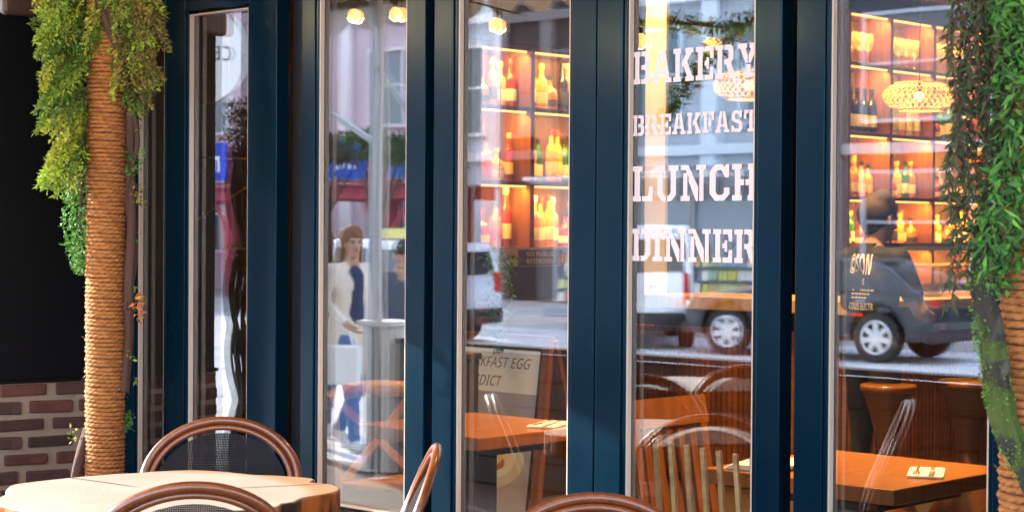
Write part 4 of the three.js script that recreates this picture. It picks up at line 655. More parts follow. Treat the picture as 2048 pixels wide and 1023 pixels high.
{ // crossed back chair behind the second door
  const t = thing('cross_back_chair', 'rustic chair with a thick rounded top rail and crossed back', 'chair', [-5.5, 0, -0.95], 0), m = phys([0.34, 0.14, 0.05], 0.4, { map: tWood, clearcoat: 0.3 });
  part('top_rail', tube([[-0.2, 0.8, -0.3], [-0.24, 0.825, -0.15], [-0.255, 0.835, 0], [-0.24, 0.83, 0.15], [-0.2, 0.8, 0.3]], 0.034, 30, 10), m, t);
  for (const s of [-1, 1]) { part('back_post', rod([-0.17, 0, s * 0.22], [-0.21, 0.8, s * 0.24], 0.019), m, t); part('back_cross', bar([-0.2, 0.46, s * 0.2], [-0.225, 0.79, -s * 0.2], 0.016, 0.035), m, t); part('leg', rod([0.19, 0, s * 0.2], [0.17, 0.45, s * 0.18], 0.018), m, t); }
  part('seat', rbox(-0.2, 0.21, 0.44, 0.47, -0.22, 0.22, 0.012), m, t);
  const p = thing('slatted_screen', 'low screen of pale slats just inside the lettered door', 'screen', [-3.42, 0, -0.24]);
  const pale = std([0.62, 0.44, 0.26], 0.6, { map: tWoodV });
  for (let k = 0; k < 7; k++) { const x = -0.2 + k * 0.062; part('slat', metreUV(bar([x + 0.06, 0.06, 0], [x - 0.01, 0.855 - k * 0.004, 0.005], 0.016, 0.012)), pale, p); }
  part('rail', box(-0.2, 0.26, 0.02, 0.06, -0.01, 0.01), pale, p);
}
// ------------------------------------------------------------------ sandwich board and partition post
{
  const b = thing('sandwich_board', 'wooden sandwich board advertising breakfast egg benedict', 'sandwich board', [-5.97, 0, -1.92]);
  const cv = document.createElement('canvas'); cv.width = 640; cv.height = 1024; const k = cv.getContext('2d');
  k.fillStyle = '#b6b0c2'; k.fillRect(0, 0, 640, 1024); k.fillStyle = '#ffffff'; k.fillRect(0, 0, 640, 205);
  k.fillStyle = '#6a5c58'; k.font = 'italic 68px sans-serif'; k.fillText('BREAKFAST EGG', 88, 88); k.fillText('BENEDICT', 88, 178);
  k.fillStyle = '#d9d6d2'; k.beginPath(); k.ellipse(330, 520, 270, 150, 0, 0, 7); k.fill(); k.fillStyle = '#f2efe9'; k.beginPath(); k.ellipse(330, 512, 215, 112, 0, 0, 7); k.fill();
  for (const [x, y] of [[270, 490], [390, 505]]) { k.fillStyle = '#b8793a'; k.beginPath(); k.ellipse(x, y + 34, 88, 40, 0, 0, 7); k.fill(); k.fillStyle = '#f6d873'; k.beginPath(); k.ellipse(x, y, 72, 48, 0, 0, 7); k.fill(); k.fillStyle = '#5d8a3a'; k.beginPath(); k.arc(x + 10, y - 12, 9, 0, 7); k.fill(); }
  k.fillStyle = '#d8a23a'; k.fillRect(0, 860, 640, 164);
  const ct = new THREE.CanvasTexture(cv); ct.colorSpace = THREE.SRGBColorSpace;
  const tilt = -0.13;
  part('poster', new THREE.PlaneGeometry(0.62, 0.99).rotateX(tilt).translate(-0.015, 0.46, 0.075), std([1, 1, 1], 0.6, { map: ct }), b);
  const fm = MAT.wood;
  for (const s of [-1, 1]) part('frame_leg', metreUV(bar([s * 0.345 + (s > 0 ? 0.03 : -0.03), 0, 0.15], [s * 0.335, 1.0, 0.0], 0.045, 0.03)), fm, b);
  for (const s of [-1, 1]) part('rear_leg', metreUV(bar([s * 0.34, 0, -0.3], [s * 0.34, 1.0, -0.03], 0.04, 0.025)), fm, b);
  part('top_rail', metreUV(bar([-0.35, 1.0, -0.01], [0.35, 1.0, -0.01], 0.04, 0.03)), fm, b);
  part('backing', new THREE.BoxGeometry(0.63, 1.0, 0.008).rotateX(tilt).translate(-0.015, 0.459, 0.068), MAT.darkWood, b);
  const p = thing('partition_post', 'dark brown wooden partition post behind the third door', 'post', [-5.76, 0, -1.5]);
  part('shaft', metreUV(rbox(-0.05, 0.05, 0, 0.93, -0.05, 0.05, 0.006)), MAT.darkWood, p);
  part('cap', rbox(-0.06, 0.06, 0.93, 0.96, -0.06, 0.06, 0.006), MAT.darkWood, p);
}
// ------------------------------------------------------------------ bar counter with fluted front, stools
{
  const b = thing('bar_counter', 'long bar counter with a fluted red brown wooden front', 'bar counter', [0, 0, 0]);
  part('counter_top', metreUV(rbox(-7.12, -5.6, 1.04, 1.12, -5.05, -4.4, 0.008), 0.8), MAT.barTop, b);
  part('counter_top', metreUV(rbox(-6.2, -5.6, 1.04, 1.12, -9.4, -5.052, 0.008), 0.8), MAT.barTop, b);
  part('carcass', box(-8.4, -5.68, 0.0, 1.038, -4.95, -4.53), MAT.darkWood, b);
  part('carcass', box(-6.1, -5.7, 0.0, 1.038, -9.3, -4.952), MAT.darkWood, b);
  const sl = [0, 1, 2].map((k) => { const m = MAT.barWood.clone(); m.color = lin(0.2 + 0.05 * k, 0.062 + 0.017 * k, 0.02 + 0.006 * k); return m; });
  const g1 = metreUV(rbox(-0.0165, 0.0165, 0.06, 0.93, -0.03, 0, 0.008)), g2 = g1.clone().rotateY(Math.PI / 2);
  for (let x = -8.38; x < -5.68; x += 0.04) part('front_slat', g1, sl[(rnd() * 3) | 0], b, [x + 0.02, 0, -4.495]);
  for (let z = -4.56; z > -9.3; z -= 0.04) part('front_slat', g2, sl[(rnd() * 3) | 0], b, [-5.665, 0, z]);
  part('skirting', box(-8.4, -5.66, 0.0, 0.058, -4.53, -4.48), MAT.darkWood, b);
  function stool(x, z, s, label) {
    const t = thing('hourglass_stool', label, 'stool', [x, 0, z], rnd() * 3, 'turned hourglass bar stools');
    part('body', lathe([[0.0, 0.002], [0.2, 0.002], [0.205, 0.02], [0.17, 0.09], [0.1, 0.2], [0.062, 0.3], [0.055, 0.36], [0.07, 0.45], [0.105, 0.56], [0.14, 0.66], [0.158, 0.685]].map(([r, y]) => [r * s, y]), 36), MAT.barWood, t);
    part('seat_disc', lathe([[0, 0.686], [0.16, 0.686], [0.168, 0.695], [0.168, 0.715], [0.16, 0.722], [0, 0.722]].map(([r, y]) => [r * s, y]), 36), MAT.woodTop, t);
  }
  stool(-5.13, -3.95, 0.86, 'hourglass bar stool next to the person at the bar');
  stool(-4.98, -4.5, 1, 'hourglass bar stool right of the other, under the pendant');
  stool(-5.05, -5.3, 1, 'hourglass bar stool farthest along the bar');
  const c = thing('pastry_case', 'glass pastry case standing on the bar counter', 'pastry case', [-5.92, 1.121, -5.85]);
  part('base', rbox(-0.2, 0.2, 0, 0.03, -0.4, 0.4, 0.005), MAT.barTop, c);
  for (const [x, z] of [[-0.19, -0.39], [0.19, -0.39], [-0.19, 0.39], [0.19, 0.39]]) part('corner_bar', rod([x, 0.03, z], [x, 0.18, z], 0.005), MAT.brass, c);
  part('pane', box(0.194, 0.196, 0.03, 0.18, -0.385, 0.385), MAT.clearGlass, c); part('pane', box(-0.185, 0.185, 0.03, 0.18, 0.393, 0.395), MAT.clearGlass, c);
  part('top_frame', rbox(-0.2, 0.2, 0.18, 0.188, -0.4, 0.4, 0.002), MAT.brass, c);
  const ord0 = ['last', 'fourth', 'third', 'second', 'first'], cake = std([0.75, 0.5, 0.08], 0.6);
  for (let k = 0; k < 5; k++) { const q = single('pastry', lathe([[0, 0.045], [0.03, 0.042], [0.05, 0.02], [0.045, 0], [0, 0]], 14), cake, ord0[k] + ' yellow pastry from the front in the glass case on the bar', 'pastry', 'pastries in the glass case'); q.position.set(-5.9, 1.152, -6.12 + k * 0.13); }
}
// ------------------------------------------------------------------ back bar shelving with lit bottles
const glassTint = (c, o = 0.5) => phys(c, 0.22, { transmission: o, thickness: 0, ior: 1.5 });
const BOT = { amber: glassTint([0.75, 0.3, 0.03]), red: glassTint([0.62, 0.06, 0.015]), yellow: glassTint([0.95, 0.62, 0.06]), clear: glassTint([0.8, 0.85, 0.85]), green: glassTint([0.08, 0.3, 0.05]), dark: phys([0.02, 0.014, 0.01], 0.15, { clearcoat: 0.8 }), rose: glassTint([0.85, 0.45, 0.5]) };
const LBL = [[0.8, 0.76, 0.66], [0.7, 0.55, 0.25], [0.5, 0.06, 0.05], [0.04, 0.035, 0.03], [0.1, 0.3, 0.16]].map((c) => std(c, 0.7));
const CAPS = [[0.02, 0.02, 0.02], [0.5, 0.32, 0.08], [0.45, 0.03, 0.02], [0.6, 0.55, 0.45]].map((c) => std(c, 0.4, { metalness: 0.2 }));
const SHAPES = {
  wine: [[0, 0], [0.036, 0], [0.038, 0.01], [0.038, 0.185], [0.034, 0.205], [0.016, 0.235], [0.0145, 0.29], [0.0165, 0.296], [0.0165, 0.305], [0, 0.305]],
  spirit: [[0, 0], [0.04, 0], [0.043, 0.01], [0.043, 0.16], [0.036, 0.185], [0.017, 0.205], [0.015, 0.255], [0.018, 0.26], [0.018, 0.285], [0, 0.287]],
  squat: [[0, 0], [0.05, 0], [0.055, 0.012], [0.055, 0.1], [0.045, 0.13], [0.018, 0.15], [0.016, 0.185], [0.02, 0.19], [0.02, 0.215], [0, 0.217]],
  tall: [[0, 0], [0.032, 0], [0.034, 0.01], [0.037, 0.2], [0.03, 0.23], [0.015, 0.26], [0.014, 0.315], [0.017, 0.32], [0.017, 0.34], [0, 0.342]],
};
const shapeGeo = {}, labelGeo = {}, capGeo = {};
for (const [k, p] of Object.entries(SHAPES)) { shapeGeo[k] = lathe(p, 20); const r = p[3][0] + 0.0012, h = p[3][1]; labelGeo[k] = new THREE.CylinderGeometry(r, r, h * 0.45, 20, 1, true).translate(0, h * 0.45, 0); const n = p[p.length - 1][1], nr = p[p.length - 2][0]; capGeo[k] = new THREE.CylinderGeometry(nr + 0.002, nr + 0.002, n * 0.12, 12).translate(0, n * 0.96, 0); }
const colourWord = { amber: 'amber', red: 'red', yellow: 'golden', clear: 'clear', green: 'green', dark: 'dark', rose: 'pink' };
function bottle(x, y, z, shape, colour, label, cap, text, s = 1) {
  const t = thing('bottle', text, 'bottle', [x, y, z], rnd() * 6, 'bottles on the back bar shelves'); t.scale.setScalar(s);
  const g = part('glass', shapeGeo[shape], BOT[colour], t); void g; part('label', labelGeo[shape], LBL[label], t); part('cap', capGeo[shape], CAPS[cap], t);
}
const mStrip = new THREE.MeshStandardMaterial({ color: lin(1, 0.7, 0.35), emissive: lin(1, 0.45, 0.08), emissiveIntensity: 0.5, roughness: 0.5 });
function shelving(label, x, z0, z1, y0, top, ys, posts, I, extra) { // open towards +x; z0 > z1
  const t = thing('bar_shelf', label, 'shelf', [0, 0, 0], 0, 'back bar shelving'), d = 0.3;
  part('back_panel', metreUV(box(x - d, x - d + 0.015, y0, top, z1, z0)), MAT.amberWall, t);
  for (const z of posts) part('upright', metreUV(rbox(x - d + 0.016, x, y0, top, z - 0.018, z + 0.018, 0.003)), MAT.wood, t);
  for (const y of [...ys, top]) for (let k = 0; k + 1 < posts.length; k++) {
    const a = posts[k] - 0.019, b = posts[k + 1] + 0.019;
    part('shelf_board', metreUV(rbox(x - d + 0.017, x - 0.004, y - 0.028, y, b, a, 0.003)), MAT.wood, t);
    if (y > y0 + 0.1) {
      part('led_strip_light', box(x - 0.028, x - 0.013, y - 0.036, y - 0.0285, b + 0.02, a - 0.02), mStrip, t);
      const l = new THREE.RectAreaLight(lin(1, 0.54, 0.1), I * 0.95, (a - b) * 0.9, 0.03); l.name = 'shelf_light'; l.position.set(x - 0.03, y - 0.04, (a + b) / 2); l.lookAt(x - 0.2, y - 0.3, (a + b) / 2); scene.add(l);
    }
  }
  if (extra) extra(t); return t;
}
// A: behind the third door
const AX = -7;
shelving('tall lit bottle shelf behind the third door', AX, -2.82, -3.9, 1.38, 2.52, [1.41, 1.775, 2.185], [-2.84, -3.26, -3.88], 26, (t) => {
  part('top_box', metreUV(rbox(AX - 0.3, AX + 0.02, 2.53, 2.74, -3.9, -2.82, 0.006)), MAT.darkWood, t);
  part('lower_cabinet', metreUV(box(AX - 0.3, AX - 0.02, 0.0, 1.375, -3.9, -2.82)), MAT.darkWood, t);
  for (const y of [0.98, 1.06]) part('cabinet_rail', metreUV(rbox(AX - 0.018, AX + 0.02, y, y + 0.05, -3.88, -2.84, 0.004)), MAT.wood, t);
});
const ORD = ['first', 'second', 'third', 'fourth', 'fifth', 'sixth', 'seventh', 'eighth', 'ninth', 'tenth', 'eleventh', 'twelfth', 'thirteenth', 'fourteenth', 'fifteenth', 'sixteenth'];
function row(X, y, z0, z1, step, kinds, where) { // a crowded row of mixed bottles from z0 back to z1
  let z = z0, i = 0;
  while (z > z1 && i < ORD.length) { const [sh, c, l, cap] = pick(kinds), sc = rr(0.74, 0.98); bottle(X - 0.1 - 0.05 * rnd(), y + 0.001, z, sh, c, l, cap, `${ORD[i]} bottle from the left, ${colourWord[c]}, ${where}`, sc); z -= step * 0.8 * (sh === 'squat' ? 1.3 : 1) * rr(0.95, 1.15); i++; }
}
const warmKinds = [['spirit', 'yellow', 0, 1], ['spirit', 'yellow', 1, 1], ['wine', 'dark', 3, 0], ['wine', 'amber', 3, 1], ['spirit', 'red', 0, 2], ['tall', 'yellow', 0, 2], ['squat', 'amber', 3, 0], ['spirit', 'amber', 0, 0]], redKinds = [['squat', 'red', 0, 0], ['squat', 'red', 1, 2], ['spirit', 'yellow', 0, 2], ['squat', 'yellow', 1, 1], ['tall', 'yellow', 0, 2], ['spirit', 'amber', 2, 0], ['tall', 'red', 1, 1]], paleKinds = [['spirit', 'clear', 0, 3], ['spirit', 'rose', 0, 3], ['squat', 'red', 0, 0], ['wine', 'green', 0, 0], ['tall', 'yellow', 0, 2]];
row(AX, 2.185, -2.9, -3.22, 0.078, warmKinds, 'top left of the shelf behind the third door'); row(AX, 2.185, -3.32, -3.84, 0.08, warmKinds, 'top right of the shelf behind the third door');
row(AX, 1.775, -2.9, -3.22, 0.078, redKinds, 'middle left of the shelf behind the third door'); row(AX, 1.775, -3.32, -3.84, 0.08, paleKinds, 'middle right of the shelf behind the third door');
row(AX, 1.41, -2.9, -3.22, 0.08, redKinds, 'bottom left of the shelf behind the third door'); row(AX, 1.41, -3.32, -3.84, 0.08, paleKinds, 'bottom right of the shelf behind the third door');
// B: behind the rightmost door
const BX = -7, BP = [-6.4, -6.93, -7.5, -8.25];
shelving('wide lit bottle and glass shelf behind the bar', BX, -6.38, -8.27, 1.0, 3.02, [1.02, 1.41, 1.75, 2.19, 2.665], BP, 30, (t) => {
  part('lower_cabinet', metreUV(box(BX - 0.3, BX - 0.02, 0.0, 0.98, -8.27, -6.38)), MAT.darkWood, t);
});
const ord = ['first', 'second', 'third', 'fourth', 'fifth', 'sixth', 'seventh', 'eighth', 'ninth', 'tenth', 'eleventh', 'twelfth'];
for (let k = 0; k < 5; k++) bottle(BX - 0.1, 2.191, -6.47 - k * 0.09, 'wine', 'dark', 0, 0, `${ord[k]} dark wine bottle from the left with pale label behind the bar`);
for (let k = 0; k < 5; k++) bottle(BX - 0.1, 2.191, -7.02 - k * 0.095, 'wine', k % 2 ? 'clear' : 'rose', 0, 3, `${ord[k]} pale wine bottle in the middle bay behind the bar`);
const goldKinds = [['tall', 'yellow', 0, 1], ['spirit', 'yellow', 1, 1], ['spirit', 'yellow', 1, 0], ['spirit', 'amber', 0, 1]];
row(BX, 1.75, -6.47, -6.88, 0.08, goldKinds, 'golden row left of the bar shelf'); row(BX, 1.75, -7.0, -7.45, 0.085, goldKinds.concat(paleKinds), 'golden row middle of the bar shelf'); row(BX, 1.75, -7.57, -8.2, 0.085, warmKinds.concat(paleKinds), 'golden row right of the bar shelf');
row(BX, 1.41, -6.47, -6.88, 0.08, [['squat', 'red', 0, 0], ['wine', 'green', 1, 1], ['spirit', 'red', 1, 2], ['wine', 'green', 0, 1]], 'red and green row left of the bar shelf'); row(BX, 1.41, -7.0, -7.45, 0.085, warmKinds, 'low row middle of the bar shelf'); row(BX, 1.41, -7.57, -8.2, 0.085, warmKinds, 'low row right of the bar shelf');
row(BX, 1.02, -6.47, -6.88, 0.085, redKinds, 'lowest row left of the bar shelf'); row(BX, 1.02, -7.0, -7.45, 0.085, warmKinds, 'lowest row middle of the bar shelf');
row(BX, 2.19, -7.57, -8.2, 0.085, paleKinds, 'upper row right of the bar shelf');
{ // wine glasses on the top board
  const ordG = ['first', 'second', 'third', 'fourth', 'fifth', 'sixth', 'seventh', 'eighth', 'ninth', 'tenth', 'eleventh', 'twelfth', 'thirteenth', 'fourteenth', 'fifteenth', 'sixteenth', 'seventeenth', 'last'];
  const gg = lathe([[0, 0], [0.034, 0.0], [0.034, 0.003], [0.006, 0.008], [0.004, 0.05], [0.005, 0.085], [0.03, 0.11], [0.042, 0.145], [0.04, 0.18], [0.034, 0.215]], 18), m = phys([0.9, 0.8, 0.55], 0.05, { transmission: 0.8, thickness: 0 });
  for (let k = 0; k < 18; k++) { const z = -6.48 - k * 0.1; if (BP.some((q) => Math.abs(q - z) < 0.05)) continue; const w = single('wine_glass', gg, m, `${ordG[k]} stemmed wine glass from the left on the top bar shelf`, 'glass', 'wine glasses on the top bar shelf'); w.position.set(BX - 0.1, 2.667, z); }
}
{ // small signs and panels inside
  const s = thing('restroom_sign', 'small brown sign reading NO PUBLIC RESTROOM under the lit shelf', 'sign', [-6.96, 1.305, -2.98], Math.PI / 2);
  const cv = document.createElement('canvas'); cv.width = 512; cv.height = 110; const k = cv.getContext('2d'); k.fillStyle = '#d8b684'; k.fillRect(0, 0, 512, 110); k.fillStyle = '#5a3420'; k.fillRect(136, 4, 372, 102); k.fillStyle = '#f4e6cf'; k.font = 'bold 44px sans-serif'; k.textAlign = 'center'; k.fillText('NO PUBLIC', 322, 48); k.fillText('RESTROOM', 322, 94);
  const ct = new THREE.CanvasTexture(cv); ct.colorSpace = THREE.SRGBColorSpace;
  part('face', new THREE.PlaneGeometry(0.5, 0.095).translate(0.23, 0.045, 0.012), std([1, 1, 1], 0.5, { map: ct }), s);
  part('board', rbox(-0.03, 0.49, -0.005, 0.097, -0.01, 0.01, 0.003), MAT.darkWood, s);
  const p = thing('cream_pilaster', 'warmly lit cream panel hanging behind the lettered door', 'panel', [-5.49, 1.2, -2.5]);
  part('panel', metreUV(rbox(-0.062, 0.062, 0, 1.95, -0.012, 0.012, 0.004)), std([0.78, 0.6, 0.36], 0.6), p);
  part('bronze_badge', new THREE.SphereGeometry(0.03, 16, 8).scale(1, 0.35, 0.3).translate(0, 0.045, 0.014), MAT.brass, p);
  const q = thing('tan_panel', 'tan timber panel hung high behind the leftmost door', 'panel', [-8.27, 2.19, -2]);
  part('board', metreUV(rbox(-0.14, 0.14, 0, 0.96, -0.02, 0.02, 0.006)), std([0.5, 0.26, 0.11], 0.6, { map: tWood }), q);
  part('hanging_rail', rod([-0.15, 0.93, 0], [0.15, 0.93, 0], 0.012), MAT.brass, q);
  const r = thing('brass_rail', 'thin brass wall rail behind the leftmost door', 'rail', [0, 0, 0]);
  part('bar', rod([-8.45, 1.9, -2.0], [-7.85, 1.87, -2.0], 0.007), MAT.brass, r); part('bracket', rod([-8.4, 1.9, -2.0], [-8.4, 1.55, -2.0], 0.006), MAT.brass, r); part('bracket', rod([-8.38, 1.55, -2.0], [-7.95, 1.72, -2.0], 0.006), MAT.brass, r);
  const h = thing('hanging_plant', 'trailing green plant hanging beside the restroom sign', 'plant', [0, 0, 0]); const L = new Leaves();
  for (let i = 0; i < 700; i++) { const y = rr(0.95, 1.4), w = 0.02 + 0.05 * (y - 0.9) / 0.5; L.add(V(-5.93 + rr(-w, w), y, -1.9 + rr(-w, w)), rdir().add(V(0, -0.7, 0)), rdir(), rr(0.02, 0.04), rr(0.012, 0.02), pick([[0.03, 0.1, 0.015], [0.06, 0.16, 0.02], [0.14, 0.22, 0.02]])); }
  part('foliage', L.geo(), leafMat, h).userData.kind = 'stuff'; part('stem', tube([[-5.93, 3.14, -1.9], [-5.93, 2.0, -1.9], [-5.94, 1.4, -1.9], [-5.92, 0.96, -1.9]], 0.003, 20, 5), MAT.rubber, h);
}
// ------------------------------------------------------------------ woven pendants
function pendant(x, y, z, s, I, label) {
  const t = thing('woven_pendant', label, 'pendant lamp', [x, y, z], 0, 'woven basket pendant lamps'), cane = phys([0.7, 0.38, 0.025], 0.6);
  const surf = (a, v) => { const r = (0.1 + 0.078 * Math.sin(v * Math.PI) ** 0.6) * s, yy = (v - 0.5) * 0.135 * s; return V(Math.cos(a) * r, yy, Math.sin(a) * r); };
  const g = []; for (let k = 0; k < 34; k++) for (const d of [-1, 1]) { const pts = []; for (let i = 0; i <= 8; i++) { const v = i / 8; pts.push(surf(k / 34 * 6.2832 + d * v * 0.62, v)); } g.push(new THREE.TubeGeometry(curve(pts), 10, 0.0026 * s, 4)); }
  part('woven_shade', merge(g), cane, t);
  for (const v of [0.02, 0.98]) part('hoop', new THREE.TorusGeometry(surf(0, v).x, 0.005, 6, 40).rotateX(Math.PI / 2).translate(0, surf(0, v).y, 0), cane, t);
  part('cord', rod([0, 0.04, 0], [0, 3.15 - y, 0], 0.003), MAT.rubber, t);
  part('socket', new THREE.CylinderGeometry(0.014, 0.014, 0.05, 10).translate(0, 0.05, 0), MAT.rubber, t);
  part('bulb', new THREE.SphereGeometry(0.026 * s, 16, 12), new THREE.MeshStandardMaterial({ color: lin(1, 0.8, 0.5), emissive: lin(1, 0.6, 0.22), emissiveIntensity: 0.4 }), t);
  lamp(x, y, z, I, 1.2, lin(1, 0.66, 0.33));
}
const PI_ = 0.085;
pendant(-4.8, 2.165, -3.68, 1, PI_, 'glowing woven basket pendant right of the lettered door');
pendant(-5.4, 2.215, -3.1, 1, PI_, 'glowing woven basket pendant half hidden by the stile of the lettered door');

// ------------------------------------------------------------------ people
// a body is one surface: tapered bones joined with a smooth minimum and meshed on a grid (surface nets)
function sdPrim(q, x, y, z) { const [ax, ay, az, bx, by, bz, ra, rb, , sz] = q, k = sz ?? 1, ux = bx - ax, uy = by - ay, uz = (bz - az) / k, px = x - ax, py = y - ay, pz = (z - az) / k, l = ux * ux + uy * uy + uz * uz, t = l ? Math.max(0, Math.min(1, (px * ux + py * uy + pz * uz) / l)) : 0; return Math.hypot(px - ux * t, py - uy * t, pz - uz * t) - (ra + (rb - ra) * t); }
function netBody(prims, cell, blend, colours, fold = 0) {
  const lo = [1e9, 1e9, 1e9], hi = [-1e9, -1e9, -1e9];
  for (const q of prims) for (let a = 0; a < 3; a++) { const r = Math.max(q[6], q[7]) + 0.03; lo[a] = Math.min(lo[a], q[a] - r, q[a + 3] - r); hi[a] = Math.max(hi[a], q[a] + r, q[a + 3] + r); }
  const n = lo.map((l, a) => Math.ceil((hi[a] - l) / cell) + 2), F = new Float32Array(n[0] * n[1] * n[2]).fill(1), at = (i, j, k) => i + n[0] * (j + n[1] * k);
  for (const q of prims) {
    const r = Math.max(q[6], q[7]) + 0.05 + blend, b = [0, 1, 2].map((a) => [Math.max(0, Math.floor((Math.min(q[a], q[a + 3]) - r - lo[a]) / cell)), Math.min(n[a] - 1, Math.ceil((Math.max(q[a], q[a + 3]) + r - lo[a]) / cell))]), bl = q[10] ?? blend;
    for (let k = b[2][0]; k <= b[2][1]; k++) for (let j = b[1][0]; j <= b[1][1]; j++) for (let i = b[0][0]; i <= b[0][1]; i++) { const d = sdPrim(q, lo[0] + i * cell, lo[1] + j * cell, lo[2] + k * cell), o = at(i, j, k), e = F[o], h = Math.max(0, bl - Math.abs(d - e)) / bl; F[o] = Math.min(d, e) - h * h * bl * 0.25; }
  }
  const id = new Int32Array(F.length).fill(-1), P = [], I = [], C = [];
  for (let k = 0; k < n[2] - 1; k++) for (let j = 0; j < n[1] - 1; j++) for (let i = 0; i < n[0] - 1; i++) {
    let sx = 0, sy = 0, sz = 0, c = 0; const v = (a, b, d) => F[at(i + a, j + b, k + d)];
    for (let e = 0; e < 12; e++) { const ax = e >> 2, u = e & 1, w = (e >> 1) & 1, p = ax === 0 ? [0, u, w] : ax === 1 ? [u, 0, w] : [u, w, 0], r = p.slice(); r[ax] = 1; const f0 = v(...p), f1 = v(...r); if ((f0 < 0) !== (f1 < 0)) { const t = f0 / (f0 - f1); sx += p[0] + (r[0] - p[0]) * t; sy += p[1] + (r[1] - p[1]) * t; sz += p[2] + (r[2] - p[2]) * t; c++; } }
    if (c) { id[at(i, j, k)] = P.length / 3; P.push(lo[0] + (i + sx / c) * cell, lo[1] + (j + sy / c) * cell, lo[2] + (k + sz / c) * cell); }
  }
  if (fold) for (let i = 0; i < P.length; i += 3) { const x = P[i], y = P[i + 1], z = P[i + 2], w = fbm(((x * 1.1 + z * 0.6) % 1 + 2) % 1, ((y * 0.8 + x * 0.3) % 1 + 2) % 1, 9, 7, 131, 3) - 0.5, r = Math.hypot(x, z) + 1e-4; P[i] += fold * w * x / r; P[i + 2] += fold * w * z / r; P[i + 1] += fold * 0.3 * w; }
  const quad = (a, b, c, d, f) => { if (a < 0 || b < 0 || c < 0 || d < 0) return; f ? I.push(a, b, c, a, c, d) : I.push(a, c, b, a, d, c); };
  for (let k = 1; k < n[2] - 1; k++) for (let j = 1; j < n[1] - 1; j++) for (let i = 1; i < n[0] - 1; i++) {
    const s0 = F[at(i, j, k)] < 0;
    if (s0 !== F[at(i + 1, j, k)] < 0) quad(id[at(i, j - 1, k - 1)], id[at(i, j, k - 1)], id[at(i, j, k)], id[at(i, j - 1, k)], s0);
    if (s0 !== F[at(i, j + 1, k)] < 0) quad(id[at(i - 1, j, k - 1)], id[at(i - 1, j, k)], id[at(i, j, k)], id[at(i, j, k - 1)], s0);
    if (s0 !== F[at(i, j, k + 1)] < 0) quad(id[at(i - 1, j - 1, k)], id[at(i, j - 1, k)], id[at(i, j, k)], id[at(i - 1, j, k)], s0);
  }
  for (let i = 0; i < P.length; i += 3) { let best = 1e9, w = 0; for (const q of prims) { const d = sdPrim(q, P[i], P[i + 1], P[i + 2]); if (d < best) { best = d; w = q[8]; } } C.push(...colours[w]); }
  const g = new THREE.BufferGeometry(); g.setAttribute('position', new THREE.Float32BufferAttribute(P, 3)); g.setAttribute('color', new THREE.Float32BufferAttribute(C, 3)); g.setIndex(I); g.computeVertexNormals(); return g;
}
const B = (a, b, ra, rb, c, sz, bl) => [...a, ...b, ra, rb, c, sz, bl];
function handPrims(w, dir, side, c, curl = 0.5) { // wrist point, direction, thumb side
  const d = V(...dir).normalize(), s = V(...side).normalize(), nn = d.clone().cross(s).normalize(), W = V(...w), at = (f, e, o) => W.clone().addScaledVector(d, f).addScaledVector(s, e).addScaledVector(nn, o).toArray(), out = [B(at(-0.02, 0, 0), at(0.02, 0, 0), 0.024, 0.024, c), B(at(0.03, -0.014, 0), at(0.085, -0.022, 0), 0.017, 0.014, c), B(at(0.03, 0.012, 0), at(0.09, 0.022, 0), 0.018, 0.014, c)];
  [[0.026, 0.088, 0.07], [0.009, 0.093, 0.08], [-0.009, 0.09, 0.073], [-0.026, 0.083, 0.056]].forEach(([e, f, l]) => { out.push(B(at(f, e, 0), at(f + l * 0.5, e * 1.1, curl * 0.012), 0.0088, 0.008, c, 1, 0.004), B(at(f + l * 0.5, e * 1.1, curl * 0.012), at(f + l * (1 - 0.25 * curl), e * 1.1, curl * 0.05), 0.008, 0.0068, c, 1, 0.004)); });
  out.push(B(at(0.025, 0.022, 0.004), at(0.06, 0.05, 0.012), 0.0115, 0.01, c, 1, 0.008), B(at(0.06, 0.05, 0.012), at(0.09, 0.056, 0.022), 0.0095, 0.008, c, 1, 0.004));
  return out;
}
function headPrims(o, c, hairC) { // o: head centre
  const at = (x, y, z) => [o[0] + x, o[1] + y, o[2] + z];
  return [B(at(0, 0.035, -0.015), at(0, 0.025, -0.03), 0.088, 0.085, c), B(at(0, -0.02, 0.03), at(0, -0.085, 0.045), 0.062, 0.036, c), B(at(0, 0.005, 0.085), at(0, -0.028, 0.106), 0.011, 0.015, c, 1, 0.01), B(at(-0.03, 0.025, 0.066), at(0.03, 0.025, 0.066), 0.017, 0.017, c),
    B(at(-0.084, 0, -0.012), at(-0.086, -0.03, -0.004), 0.013, 0.01, c, 1, 0.006), B(at(0.084, 0, -0.012), at(0.086, -0.03, -0.004), 0.013, 0.01, c, 1, 0.006), B(at(-0.02, -0.058, 0.083), at(0.02, -0.058, 0.083), 0.009, 0.009, hairC.lip, 1, 0.006),
    B(at(-0.033, 0.008, 0.074), at(-0.031, 0.008, 0.075), 0.0115, 0.0115, hairC.eye, 1, 0.004), B(at(0.033, 0.008, 0.074), at(0.031, 0.008, 0.075), 0.0115, 0.0115, hairC.eye, 1, 0.004), B(at(0, -0.07, -0.01), at(0, -0.16, -0.025), 0.055, 0.06, c)];
}
const mCloth = new THREE.MeshStandardMaterial({ vertexColors: true, roughness: 0.8, bumpMap: tGrain, bumpScale: 0.001 });
